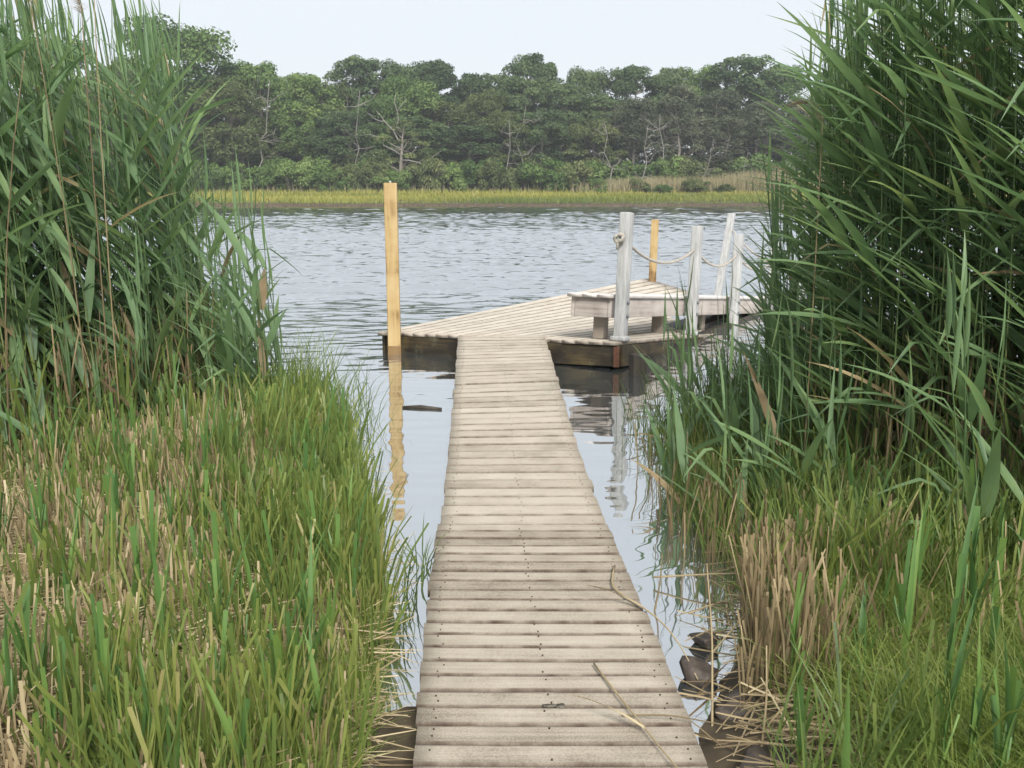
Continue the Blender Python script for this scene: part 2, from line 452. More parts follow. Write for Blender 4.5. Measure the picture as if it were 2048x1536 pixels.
nx, ny = 260, 190
gx = np.linspace(-13, 13, nx); gy = np.linspace(-3, 11.5, ny)
X, Y = np.meshgrid(gx, gy)
Z = bank_z(X, Y)
idx = np.arange(nx * ny).reshape(ny, nx)
F = np.stack([idx[:-1, :-1], idx[:-1, 1:], idx[1:, 1:], idx[1:, :-1]], -1).reshape(-1, 4)
wobj('ground', np.stack([X, Y, Z], -1).reshape(-1, 3), F, M['mud'], origin=(0, 0, 0), smooth=True, kind='structure', label='dark muddy near bank under the grass and reeds')

# far bank: low undercut edge, flat marsh, then ground rising under the wood
fx = np.linspace(-170, 170, 171)
fy = np.concatenate([[0, 0.05, 0.6], np.linspace(2, 60, 30), [120, 300, 600]])
shore_far = 87.3 + 4.0 * (vnoise(fx * 0.05 + 9, fx * 0 + 2) - 0.5) + 1.8 * (vnoise(fx * 0.4, fx * 0 + 5) - 0.5)
X = np.repeat(fx[None], len(fy), 0); Y = fy[:, None] + shore_far[None]
prof = np.interp(fy, [0, 0.05, 0.6, 14, 20, 60, 600], [-0.4, 0.26, 0.34, 1.05, 1.35, 2.2, 3.0])
Z = prof[:, None] + (vnoise(X * 0.3, Y * 0.3) - 0.5) * 0.12 * (fy[:, None] > 0.3)
idx = np.arange(X.size).reshape(X.shape)
F = np.stack([idx[:-1, :-1], idx[:-1, 1:], idx[1:, 1:], idx[1:, :-1]], -1).reshape(-1, 4)
wobj('far_bank', np.stack([X, Y, Z], -1).reshape(-1, 3), F, M['mud'], origin=(0, 88, 0), smooth=True, kind='structure', label='low muddy bank across the river under the marsh grass')
def far_z(x, y):
    s = np.interp(x, fx, shore_far)
    return np.interp(np.asarray(y) - s, [0, 0.05, 0.6, 14, 20, 60, 600], [-0.4, 0.26, 0.34, 1.05, 1.35, 2.2, 3.0])

# ------------------------------------------------------------------ vectorised grass blades
def blades(base, h, w, lean_az, lean, face_az, segs=3, cut=None, tint=None, curl=1.6, prof=None):
    n = len(base)
    s = np.linspace(0, 1, segs + 1)
    lean = np.asarray(lean)
    cx = np.cos(lean_az)[:, None] * (lean[:, None] * s[None] ** curl)
    cyy = np.sin(lean_az)[:, None] * (lean[:, None] * s[None] ** curl)
    drop = 1 - 0.35 * np.clip(lean / np.maximum(h, 1e-3), 0, 2.2)[:, None] * s[None] ** 2
    cz = h[:, None] * s[None] * drop
    c = np.stack([cx, cyy, cz], -1) + base[:, None]
    if cut is None: cut = np.zeros(n)
    p_pt = np.clip(1 - s ** 2.2, 0.04, 1) * np.clip(0.6 + s * 1.6, 0, 1)
    p_cut = np.clip(0.55 + s * 0.9, 0, 1)
    pr = p_pt[None] * (1 - cut[:, None]) + p_cut[None] * cut[:, None]
    hw = 0.5 * w[:, None] * pr
    fd = np.stack([np.cos(face_az), np.sin(face_az), np.zeros(n)], -1)
    l = c - hw[..., None] * fd[:, None]; r = c + hw[..., None] * fd[:, None]
    V = np.stack([l, r], 2).reshape(-1, 3)
    k = 2 * (segs + 1)
    o = (np.arange(n) * k)[:, None] + (np.arange(segs) * 2)[None]
    F = np.stack([o, o + 1, o + 3, o + 2], -1).reshape(-1, 4)
    t = np.repeat(tint if tint is not None else np.full(n, 0.5), k)
    return V, F, t

def stuff(name, arrs, mat, label, origin=(0, 0, 0), smooth=False):
    Vs, Fs, Ts, off = [], [], [], 0
    for V, F, t in arrs:
        Vs.append(V); Fs.append(F + off); Ts.append(t); off += len(V)
    return wobj(name, np.concatenate(Vs), np.concatenate(Fs), mat, origin=origin, tint=np.concatenate(Ts), smooth=smooth, kind='stuff', label=label)

# far marsh grass: a strip of short yellow-green blades, taller towards the shrubs
n = 46000
bx = rng.uniform(-62, 62, n); d = rng.uniform(0, 1, n) ** 1.3 * 19
by = np.interp(bx, fx, shore_far) + 0.1 + d
patch = vnoise(bx * 0.06, d * 0.25)
h = rng.uniform(0.26, 0.5, n) * (1 + 0.3 * (d > 12) + 0.25 * vnoise(bx * 0.3, d)) + 0.25 * np.exp(-d / 1.2) * vnoise(bx * 0.5 + 7, d * 0)
bare = (d < 1.6) & (vnoise(bx * 0.22 + 4, bx * 0) > np.where(bx > 0, 0.42, 0.66)); h = np.where(bare, h * 0.25, h)
t = np.clip(0.25 + 0.75 * patch + rng.normal(0, 0.13, n) - 0.4 * np.exp(-d / 1.6) - 0.25 * (d > 13.5), 0, 1)
stuff('marsh_grass', [blades(np.stack([bx, by, far_z(bx, by)], -1), h, rng.uniform(0.05, 0.11, n), rng.uniform(0, 2 * PI, n), h * rng.uniform(0.1, 0.5, n), rng.normal(0, 0.5, n), 2, tint=t)],
      M['marsh'], 'yellow-green salt marsh grass along the far shore', origin=(0, 88, 0))
# dry reeds at the foot of the wood, mostly on the right
n = 16000
bx = np.concatenate([6 + 40 * rng.uniform(0, 1, int(n * 0.93)) ** 0.8, rng.uniform(-40, 8, n - int(n * 0.93))])
d = rng.uniform(12.5, 21, n)
by = np.interp(bx, fx, shore_far) + d
h = rng.uniform(1.2, 2.3, n) * (0.75 + 0.5 * vnoise(bx * 0.25, d * 0.3)) * np.interp(bx, [4, 16, 30], [0.5, 0.85, 1.1])
t = np.clip(0.25 + 0.6 * vnoise(bx * 0.12 + 3, d * 0.15) + rng.normal(0, 0.18, n) + np.where(bx > 20, 0.15, 0), 0, 1)
stuff('far_dry_reeds', [blades(np.stack([bx, by, far_z(bx, by)], -1), h, rng.uniform(0.04, 0.09, n), rng.uniform(0, 2 * PI, n), h * rng.uniform(0.05, 0.25, n), rng.normal(0, 0.5, n), 3, tint=t)],
      M['far_reed'], 'tan and pale green dry reeds at the foot of the far wood', origin=(0, 100, 0))

# ------------------------------------------------------------------ trees
def crown_mesh(r_, centers, radii, nper, size, mat, name='crown'):
    Vs, Ts = [], []
    for c, rad in zip(centers, radii):
        n = int(nper * (0.6 + 0.8 * r_.random()))
        v = r_.normal(size=(n, 3)); v /= np.linalg.norm(v, axis=1)[:, None]
        v[:, 2] = np.where(v[:, 2] < -0.35, -v[:, 2], v[:, 2])
        rr = r_.uniform(0.45, 1.08, n) ** 0.7
        p = c + v * rr[:, None] * rad
        nrm = v + r_.normal(0, 0.7, (n, 3)) + np.array([0, 0, 0.5])
        nrm /= np.linalg.norm(nrm, axis=1)[:, None]
        a = np.cross(nrm, r_.normal(size=(n, 3))); a /= np.linalg.norm(a, axis=1)[:, None]
        bb = np.cross(nrm, a)
        s = size * r_.uniform(0.55, 1.35, n)[:, None]
        q = np.stack([p - a * s, p - bb * s * 0.5 + nrm * s * 0.15, p + a * s, p + bb * s * 0.5 + nrm * s * 0.15], 1)
        Vs.append(q.reshape(-1, 3))
        pt = np.clip(r_.normal(0.45, 0.16), 0.05, 0.95)
        Ts.append(np.repeat(np.clip(pt + r_.normal(0, 0.14, n), 0, 1), 4))
    V = np.concatenate(Vs); n = len(V) // 4
    F = np.arange(n * 4).reshape(n, 4)
    return make_mesh(name, V, F, mat, tint=np.concatenate(Ts))

def limb_pts(r_, a, b, k=5, wob=0.12):
    t = np.linspace(0, 1, k)[:, None]
    L_ = np.linalg.norm(np.array(b) - np.array(a))
    p = np.array(a) * (1 - t) + np.array(b) * t
    w_ = r_.normal(0, wob * L_ / k, (k, 3)); w_[0] = 0; w_[-1] = 0
    p = p + w_
    p[:, 2] += np.sin(t[:, 0] * PI) * -0.06 * L_
    return p

def skeleton(r_, H, centers, trunk_r, lean=(0, 0), bare=0):
    top = np.array([lean[0], lean[1], H * 0.9])
    tr = np.array([[0, 0, -0.4], [lean[0] * 0.1, 0, H * 0.2], [lean[0] * 0.35 + r_.normal(0, .02 * H), r_.normal(0, .02 * H), H * 0.45], [lean[0] * 0.7 + r_.normal(0, .02 * H), lean[1] * .7, H * 0.7], top])
    parts = [tube(tr, [trunk_r * 1.25, trunk_r, trunk_r * 0.8, trunk_r * 0.5, trunk_r * 0.15], 7)]
    for c in centers:
        zt = np.clip(c[2] - 0.35 * np.hypot(c[0], c[1]) - r_.uniform(0.2, 1.2), H * 0.15, H * 0.85)
        a = [np.interp(zt, tr[:, 2], tr[:, 0]), np.interp(zt, tr[:, 2], tr[:, 1]), zt]
        parts.append(tube(limb_pts(r_, a, c), np.linspace(trunk_r * 0.36, trunk_r * 0.08, 5), 5))
    for _ in range(bare):
        zt = r_.uniform(0.2, 0.75) * H
        an = r_.uniform(0, 2 * PI); ln = r_.uniform(0.12, 0.28) * H
        a = [np.interp(zt, tr[:, 2], tr[:, 0]), np.interp(zt, tr[:, 2], tr[:, 1]), zt]
        bpt = np.array(a) + np.array([math.cos(an) * ln, math.sin(an) * ln, r_.uniform(-0.2, 0.4) * ln])
        pp = limb_pts(r_, a, bpt, 5, 0.35)
        parts.append(tube(pp, np.linspace(trunk_r * 0.25, trunk_r * 0.05, 5), 4))
        for j in (2, 3):
            e2 = pp[j] + r_.normal(0, 0.35, 3) * ln
            parts.append(tube(limb_pts(r_, pp[j], e2, 4, 0.3), np.linspace(trunk_r * 0.12, trunk_r * 0.03, 4), 4))
    return join(parts)

def tree_variant(seed, kind, H, W):
    """returns (trunk mesh, crown mesh) for a tree of height H and crown width W, base at the origin"""
    r_ = np.random.default_rng(seed)
    if kind == 'pine':
        k = 80; zlo = 0.28
    elif kind == 'oak':
        k = 60; zlo = 0.28
    elif kind == 'grey':
        k = 46; zlo = 0.34
    else:
        k = 60; zlo = 0.16
    cs, rs = [], []
    for i in range(k):
        u = r_.random()
        z = zlo + (0.95 - zlo) * (0.15 + 0.85 * u)
        f = (z - zlo) / (1 - zlo)
        ring = math.sqrt(max(0.02, 1 - (abs(f - 0.42) / 0.62) ** 2.2)) if kind != 'grey' else (1 - 0.55 * f)
        an = r_.uniform(0, 2 * PI); rad = W / 2 * ring * math.sqrt(r_.uniform(0.15, 1)) * 0.86
        cs.append(np.array([math.cos(an) * rad, math.sin(an) * rad, z * H]))
        pr = W * r_.uniform(0.09, 0.17)
        rs.append(np.array([pr, pr, pr * (0.80 if kind in ('pine', 'grey') else 0.85)]))
    cs.append(np.array([0, 0, H * 0.93])); rs.append(np.array([W * .15, W * .15, H * .07]))
    mat = {'pine': M['pine'], 'oak': M['oak'], 'olive': M['olive'], 'grey': M['greypine']}[kind]
    nper, size = {'pine': (250, 0.15), 'oak': (270, 0.17), 'olive': (250, 0.155), 'grey': (150, 0.135)}[kind]
    cm = crown_mesh(r_, cs, rs, nper, size, mat)
    V, F = skeleton(r_, H, cs[::3], 0.016 * H, (r_.normal(0, .03 * H), 0), bare={'pine': 5, 'oak': 3, 'olive': 8, 'grey': 18}[kind])
    return make_mesh('trunk', V, F, M['bark'], smooth=True), cm

VAR = {k: [tree_variant(100 * i + j, k, 12.0, w) for j, w in enumerate(ws)] for i, (k, ws) in enumerate({'pine': [6.5, 7.5, 6.0, 8.0, 7.0], 'oak': [9, 10, 8.5, 9.5], 'olive': [8, 9, 7.5, 8.5], 'grey': [6.5, 7.5, 6, 7]}.items())}
WV = {'pine': [6.5, 7.5, 6.0, 8.0, 7.0], 'oak': [9, 10, 8.5, 9.5], 'olive': [8, 9, 7.5, 8.5], 'grey': [6.5, 7.5, 6, 7]}
NAMES = {'pine': 'pine_tree', 'oak': 'oak_tree', 'olive': 'scrub_tree', 'grey': 'half_bare_pine_tree'}
_tc = [0]
def tree(kind, x, y, H, W, label, group):
    j = _tc[0] % len(VAR[kind]); _tc[0] += 1
    tm, cm = VAR[kind][j]
    root = thing(NAMES[kind], (x, y, far_z(x, y) - 0.05), label, NAMES[kind].replace('_', ' ').replace('half bare ', ''), group)
    rz = (_tc[0] * 2.399) % (2 * PI)
    for nm, me in (('trunk', tm), ('crown', cm)):
        o = link(nm, me, root)
        sw = W / WV[kind][j]
        o.scale = (sw, sw, H / 12.0); o.rotation_euler = (0, 0, rz)
    return root

# skyline row: kind, x, y, height, crown width, description
SKY = [
    ('oak', -60, 112, 18.6, 12, 'tall oak on the skyline at the far left edge'),
    ('oak', -51, 112, 17.0, 10, 'second tall oak from the left, behind the reed tops'),
    ('oak', -44, 114, 15.6, 8, 'lower oak behind the reeds left of the tallest oak'),
    ('oak', -36, 108, 18.3, 14.0, 'tallest oak on the far shore, airy crown above the left reeds'),
    ('oak', -28.2, 111, 14.6, 9, 'airy oak just right of the tallest oak'),
    ('olive', -30, 105, 12.6, 9, 'olive brown tree below the two tallest oaks'),
    ('oak', -23.5, 112, 15.0, 9, 'yellowish oak stepping down from the tallest oaks'),
    ('pine', -18.5, 118, 18.0, 8.5, 'dark pine on the skyline left of the tall yellow post'),
    ('pine', -13.5, 120, 17.2, 7.5, 'dark pine on the skyline above the tall yellow post'),
    ('pine', -9.0, 122, 17.8, 8, 'broad dark pine on the skyline just right of the tall yellow post'),
    ('pine', -4.5, 121, 16.2, 7, 'lower dark pine on the skyline above the water gap'),
    ('pine', 2.4, 120, 18.4, 8.5, 'dome crowned dark pine rising alone at the middle of the skyline'),
    ('pine', -1.4, 123, 16.4, 7.0, 'small pine on the skyline left of the dome crowned pine'),
    ('pine', 9.3, 121, 16.6, 7.2, 'pointed dark pine on the skyline right of the dome crowned pine'),
    ('pine', 15.0, 120, 17.0, 8, 'round dark pine on the skyline above the front white post'),
    ('pine', 19.6, 122, 17.0, 6, 'slim dark pine on the skyline above the second white post'),
    ('oak', 23.3, 124, 17.0, 8, 'light green oak on the skyline between dark pines'),
    ('pine', 28.2, 121, 18.4, 9.5, 'wide dark pine near the right end of the skyline'),
    ('oak', 33.8, 123, 17.2, 8.5, 'light green oak at the right end of the skyline'),
    ('pine', 40.5, 121, 17.0, 8, 'dark pine half behind the right reeds'),
    ('pine', 48, 120, 18.0, 9, 'dark pine wholly among the right reed tops'),
    ('pine', 56, 120, 18.0, 9, 'dark pine at the far right beyond the reeds'),
]
for k, x, y, H, W, lb in SKY:
    tree(k, x, y, H - (0.9 if x < -26 else 2.5), W, lb, 'trees on the skyline across the river')

# the mass of the wood below the skyline
r2 = np.random.default_rng(21)
MID = []
for row, (y0, hlo, hhi, step) in enumerate([(114.5, 10.0, 13.2, 5.0), (109.5, 7.0, 10.6, 4.8)]):
    x = -46 + row * 2.4
    while x < 46:
        u = r2.random()
        if x < -22: kind = 'oak' if u < 0.45 else 'olive'
        elif x < 4: kind = 'pine' if u < 0.5 else ('olive' if u < 0.8 else 'oak')
        elif x < 36: kind = ('grey' if u < 0.62 else ('pine' if u < 0.85 else 'olive')) if row else ('pine' if u < 0.45 else 'grey')
        else: kind = 'oak' if u < 0.5 else 'olive'
        H = r2.uniform(hlo, hhi) * (1.12 if x < -20 else 1.0)
        MID.append((kind, x + r2.uniform(-.8, .8), y0 + r2.uniform(-1.6, 1.6), H, r2.uniform(6.8, 9.0), row))
        x += step * r2.uniform(0.85, 1.15)
ORD = ['first', 'second', 'third', 'fourth', 'fifth', 'sixth', 'seventh', 'eighth', 'ninth', 'tenth', 'eleventh', 'twelfth', 'thirteenth', 'fourteenth', 'fifteenth', 'sixteenth', 'seventeenth', 'eighteenth', 'nineteenth', 'twentieth',
       'twenty-first', 'twenty-second', 'twenty-third', 'twenty-fourth', 'twenty-fifth', 'twenty-sixth', 'twenty-seventh', 'twenty-eighth', 'twenty-ninth', 'thirtieth']
DESC = {'oak': 'leafy green tree', 'olive': 'olive brown tree', 'pine': 'dark pine', 'grey': 'half bare grey pine'}
cnt = {}
for k, x, y, H, W, row in sorted(MID, key=lambda v: v[1]):
    c_ = cnt.get((k, row), 0); cnt[(k, row)] = c_ + 1
    tree(k, x, y, H, W, '%s %s from the left in the %s row of the far wood' % (ORD[c_], DESC[k], ('back', 'front')[row]), 'trees below the skyline in the far wood')

# lone pine in front of the wood, above the yellow post
r_ = np.random.default_rng(55)
cs = [np.array(c) for c in [(0.6, 0, 7.6), (-0.4, .4, 7.0), (1.4, -.3, 6.6), (2.2, 0, 5.6), (-1.6, 0, 6.2), (0.4, .5, 5.8), (3.0, .3, 4.6), (-2.2, -.2, 4.6), (1.0, 0, 4.4), (-1.0, .4, 3.9), (2.6, .2, 3.4), (-2.6, 0, 3.4), (1.4, -.5, 3.0), (-1.2, -.3, 2.8), (3.4, 0, 3.9)]]
rs = [np.array([1.0, 0.9, 0.42]) * r_.uniform(0.8, 1.25) for _ in cs]
root = thing('lone_pine_tree', (-11.9, 103.2, 0.5), 'lone twisted pine with dead pale branches, straight behind the tall yellow post', 'pine tree')
link('crown', crown_mesh(r_, cs, rs, 150, 0.18, M['olive']), root)
V, F = skeleton(r_, 8.2, cs, 0.26, (0.5, 0), bare=10)
lone_trunk = link('trunk', make_mesh('trunk', V, F, M['bark'], smooth=True), root)
dead = [tube(limb_pts(r_, (0.1, 0, 6.0), (-2.2, -.6, 9.0), 6, .3), np.linspace(.10, .03, 6), 5), tube(limb_pts(r_, (0.3, 0, 6.8), (-0.2, -.6, 10.6), 6, .3), np.linspace(.10, .03, 6), 5),
        tube(limb_pts(r_, (-1.4, -.4, 8.0), (-3.2, -.7, 8.8), 5, .3), np.linspace(.06, .02, 5), 4), tube(limb_pts(r_, (0.1, 0, 4.6), (-2.9, -1.0, 6.6), 5, .3), np.linspace(.09, .03, 5), 4),
        tube(limb_pts(r_, (0.3, -.4, 4.0), (4.6, -1.2, 5.0), 5, .4), np.linspace(.08, .02, 5), 4), tube(limb_pts(r_, (0, -.6, 8.9), (1.0, -.8, 10.2), 4, .3), np.linspace(.05, .02, 4), 4)]
V, F = join(dead)
link('dead_branch', make_mesh('dead_branch', V, F, M['deadwood'], smooth=True), lone_trunk)

# bleached snags
def snag(x, y, H, lean, seed, label, thick=0.1):
    r_ = np.random.default_rng(seed)
    tr = limb_pts(r_, (0, 0, -0.3), (lean, 0, H), 7, 0.22)
    parts = [tube(tr, np.linspace(thick, thick * 0.25, 7), 6)]
    for i in range(9):
        j = r_.integers(2, 6)
        e = tr[j] + np.array([r_.choice([-1, 1]) * r_.uniform(0.5, 1.8), r_.uniform(-.6, .6), r_.uniform(-0.1, 1.6)]) * H / 7
        pp = limb_pts(r_, tr[j], e, 5, 0.4)
        parts.append(tube(pp, np.linspace(thick * 0.5, thick * 0.12, 5), 5))
        parts.append(tube(limb_pts(r_, pp[3], pp[3] + r_.normal(0, .5, 3) + np.array([0, 0, .5]), 4, .3), np.linspace(thick * 0.22, thick * 0.08, 4), 4))
    V, F = join(parts)
    z = float(far_z(x, y))
    wobj('dead_tree', V + np.array([x, y, z]), F, M['deadwood'], smooth=True, label=label, cat='dead tree', group='bleached dead trees of the far wood')
for i, (px_x, y, H, ln, lb, th_) in enumerate([
        (-0.5, 105.5, 7.6, 0.2, 'straight bleached dead trunk right of the lone pine', 0.11),
        (1.0, 106, 9.0, 0.5, 'taller grey dead tree close beside the straight bleached trunk', 0.12),
        (10.8, 105.0, 7.4, -1.0, 'white dead tree leaning left above the front white post', 0.13),
        (14.2, 104.8, 7.0, 0.3, 'white dead tree standing between two leaning snags, above the reeds', 0.12),
        (16.8, 106.5, 8.2, -0.8, 'many branched grey dead tree behind the dry reeds', 0.13),
        (20.6, 105.5, 5.6, 1.1, 'slender dead tree leaning right over the dry reeds', 0.09),
        (24.6, 104.0, 4.6, 0.5, 'short dead sapling among the dry reeds', 0.07),
        (30.2, 103.5, 5.0, -0.5, 'forked white dead sapling at the right end of the dry reeds', 0.08),
        (-17.5, 106.0, 10.6, 1.2, 'grey dead tree with pale forked top left of the lone pine', 0.14),
        (-27.0, 104.0, 11.5, 1.6, 'leaning dead tree in front of the tallest oaks', 0.13)]):
    snag(px_x, y, H, ln, 300 + i, lb, th_ * 0.7)

# shrubs in front of the wood
def shrub_variant(seed, W=4.0, H=3.0, mat='shrub'):
    r_ = np.random.default_rng(seed)
    cs, rs = [], []
    for i in range(22):
        an = r_.uniform(0, 2 * PI); q = math.sqrt(r_.random())
        z = r_.uniform(0.15, 0.85) * (1 - 0.35 * q)
        cs.append(np.array([math.cos(an) * q * W * 0.42, math.sin(an) * q * W * 0.36, z * H])); rr = W * r_.uniform(0.10, 0.19)
        rs.append(np.array([rr, rr, rr * 0.85]))
    cm = crown_mesh(r_, cs, rs, 190, 0.12, M[mat], 'foliage')
    parts = [tube(limb_pts(r_, (r_.normal(0, .15), r_.normal(0, .15), -0.2), c, 5, .2), np.linspace(.05, .012, 5), 4) for c in cs[::2]]
    V, F = join(parts)
    return cm, make_mesh('stem', V, F, M['bark'])
SV = [shrub_variant(400 + i) for i in range(4)] + [shrub_variant(410 + i, mat='olive') for i in range(3)] + [shrub_variant(420 + i, mat='oak') for i in range(2)]
def shrub(x, y, W, H, v, label):
    root = thing('shrub', (x, y, float(far_z(x, y)) - 0.03), label, 'shrub', 'shrubs at the foot of the far wood')
    for nm, me in zip(('foliage', 'stem'), SV[v % len(SV)]):
        o = link(nm, me, root); o.scale = (W / 4, W / 4, H / 3); o.rotation_euler = (0, 0, (x * 1.7) % 6.28)
r3 = np.random.default_rng(77)
cnt = {}
def shrub_row(xs, y0, dy, wl, hl, where, big=False):
    for x in xs:
        v = int(r3.integers(0, 9)); kd = 0 if v < 4 else (1 if v < 7 else 2)
        c_ = cnt.get((where, kd), 0); cnt[(where, kd)] = c_ + 1
        shrub(x + r3.uniform(-.5, .5), y0 + r3.uniform(-dy, dy), r3.uniform(*wl), r3.uniform(*hl) * (1.3 if big and x < -20 else 1), v,
              '%s %s shrub from the left %s' % (ORD[c_], ('leafy green', 'olive brown', 'dark green')[kd], where))
shrub_row(np.arange(-38, 5.5, 2.15), 102.4, 1.3, (3.2, 5.0), (2.8, 4.6), 'in the thicket at the marsh edge', True)
shrub_row(np.arange(-44, 45, 3.2), 106.8, 0.8, (4.4, 6.4), (3.2, 5.2), 'under the trees of the far wood')
for x, y, W, H, v, lb in [(3.2, 101.5, 5.4, 4.6, 0, 'large pale shrub at the middle of the far marsh edge'), (6.4, 101.8, 4.6, 4.2, 4, 'olive shrub right of the large pale shrub'),
                          (8.6, 101.0, 3.0, 2.0, 1, 'low shrub where the dry reeds begin'), (13.2, 100.6, 2.8, 2.0, 5, 'round dark shrub in front of the dry reeds'),
                          (15.6, 100.0, 2.4, 1.4, 2, 'small bright shrub beside the round dark shrub'), (19.0, 100.6, 3.4, 2.2, 4, 'wide olive shrub in front of the dry reeds'),
                          (22.0, 101.0, 2.8, 1.4, 6, 'low brown shrub near the right end of the dry reeds'), (28.2, 101.2, 2.4, 1.3, 3, 'low green shrub at the right end of the dry reeds')]:
    shrub(x, y, W, H, v, lb)
# the shaded mass of the wood behind the trunks one can tell apart
r4 = np.random.default_rng(78)
cs = [np.array([r4.uniform(-70, 70), r4.uniform(119, 130), 0]) for _ in range(760)]
for c in cs: c[2] = r4.uniform(0.4, 10.2) if r4.random() < 0.75 else r4.uniform(0.3, 4.0)
cs += [np.array([r4.uniform(-60, 60), r4.uniform(111, 118), r4.uniform(1.2, 4.2)]) for _ in range(260)]
V_ = crown_mesh(r4, cs, [np.array([2.8, 1.6, 1.8])] * len(cs), 75, 0.42, M['pine'], 'far_wood')
link('far_wood', V_, None, (0, 0, 0), label='dark mass of trees deeper in the far wood', kind='stuff')

# ------------------------------------------------------------------ boardwalk on the bank, gangway to the dock
def plank(name, p0, p1, q0, q1, mat, parent, th=0.036, bev=0.006, nseg=10, sag=0.0, rag=0.003, r_=rng):
    """p0->p1 near long edge (left to right), q0->q1 far long edge; rounded edges, slightly warped"""
    p0, p1, q0, q1 = (np.asarray(v, float) for v in (p0, p1, q0, q1))
    u = np.linspace(0, 1, nseg + 1)
    W = np.linalg.norm(q0 - p0)
    b = bev / W
    prof = [(0.0, -th), (0.0, -bev), (b * 0.3, -bev * 0.3), (b, 0.0), (b + 0.05, 0.0), (0.28, 0.0), (0.72, 0.0), (0.95 - b, 0.0), (1 - b, 0), (1 - b * 0.3, -bev * 0.3), (1.0, -bev), (1.0, -th)]
    edge = [1, 1, 1, 0.7, 0.12, 0.02, 0.02, 0.12, 0.7, 1, 1, 1]
    cup = r_.normal(0, 0.0012)
    wl = r_.normal(0, rag, len(u)) * 0.4; wr = r_.normal(0, rag, len(u)) * 0.4
    e0, e1 = r_.normal(0, 0.0035), r_.normal(0, 0.0035)
    V, UV, ED = [], [], []
    ax = p1 - p0; Ln = np.linalg.norm(ax); axn = ax / Ln
    vd = (q0 - p0) / W
    for i, s in enumerate(u):
        a = p0 * (1 - s) + p1 * s; c = q0 * (1 - s) + q1 * s
        sh = axn * (e0 * (1 - s) + e1 * s)
        for (t, hgt), ed in zip(prof, edge):
            pt = a * (1 - t) + c * t + sh
            if t < 0.1: pt = pt + vd * wl[i]
            if t > 0.9: pt = pt + vd * wr[i]
            z = hgt - sag * 4 * s * (1 - s) + cup * (1 - 4 * (t - 0.5) ** 2)
            V.append(pt + np.array([0, 0, z])); UV.append((s * Ln, t * W)); ED.append(max(ed, 0.3 if i in (0, len(u) - 1) else 0))
    k = len(prof); F = []
    for i in range(nseg):
        for j in range(k):
            j2 = (j + 1) % k
            F.append((i * k + j, (i + 1) * k + j, (i + 1) * k + j2, i * k + j2))
    F.append(tuple(range(k))); F.append(tuple(range(nseg * k, nseg * k + k))[::-1])
    return wobj(name, V, F, mat, parent, uv=UV, edge=ED, smooth=False)

# edges of the walking surface in metres: y, x left, x right, z left, z right
BW = np.array([(1.00, -0.235, 0.575, .155, .155), (2.34, -0.277, 0.541, .14, .14), (2.71, -0.291, 0.533, .13, .13), (3.26, -0.322, 0.516, .115, .115), (3.76, -0.344, 0.493, .10, .10), (4.50, -0.368, 0.465, .08, .08)])
GWL = np.array([(4.54, -0.356, .072), (5.761, -0.399, .085), (7.262, -0.453, .15), (9.371, -0.539, .212), (9.62, -0.552, .218)])
GWR = np.array([(4.54, 0.460, .077), (5.707, 0.417, .10), (7.122, 0.376, .18), (9.119, 0.330, .255), (9.40, 0.328, .262)])
walk = thing('boardwalk', (0.1, 2.6, 0.0), 'narrow weathered plank boardwalk leading from the camera over the bank', 'boardwalk')
def bw(y, side):
    c = 1 if side == 0 else 2
    return np.array([np.interp(y, BW[:, 0], BW[:, c]), y, np.interp(y, BW[:, 0], BW[:, c + 2])])
y = 1.02; k = 0
screws = []
def add_screw(p):
    if rng.random() < 0.8:
        screws.append(p + np.array([rng.normal(0, .007), rng.normal(0, .004), 0]))
while y < 4.44:
    w = 0.104 + rng.normal(0, 0.0015); skew = 0.004 + rng.normal(0, 0.003)
    g = 0.0085 + abs(rng.normal(0, 0.002))
    y1 = min(y + w - g, 4.5)
    dz = np.array([0, 0, rng.normal(0, 0.0012)])
    plank('plank', bw(y, 0) + dz, bw(y - skew, 1) + dz, bw(y1, 0) + dz, bw(y1 - skew, 1) + dz, M['walk'], walk, sag=0.002)
    for fx_ in (0.065, 0.49, 0.935):
        for ty in (0.25, 0.76):
            yy = y + (y1 - y) * ty
            a, c = bw(yy, 0), bw(yy - skew, 1)
            add_screw(a * (1 - fx_) + c * fx_ + np.array([rng.normal(0, .006), rng.normal(0, .004), dz[2]]))
    y += w
def beams(parent, pts_l, pts_r, mat, depth=0.13):
    for pts, off in ((pts_l, 0.035), (pts_r, -0.035), ((np.array(pts_l) + np.array(pts_r)) / 2, 0)):
        pts = np.asarray(pts); V = []; F = []
        for p in pts:
            for dx, dz in ((-.02, -.040), (.02, -.040), (.02, -.040 - depth), (-.02, -.040 - depth)):
                V.append((p[0] + off + dx, p[1], p[2] + dz))
        for i in range(len(pts) - 1):
            for j in range(4):
                j2 = (j + 1) % 4
                F.append((i * 4 + j, i * 4 + j2, i * 4 + 4 + j2, i * 4 + 4 + j))
        F += [(3, 2, 1, 0), tuple(len(V) - 4 + q for q in range(4))]
        wobj('stringer', V, F, mat, parent)
ys = np.linspace(1.05, 4.46, 6)
beams(walk, [bw(v, 0) for v in ys], [bw(v, 1) for v in ys], M['dark_wood'])
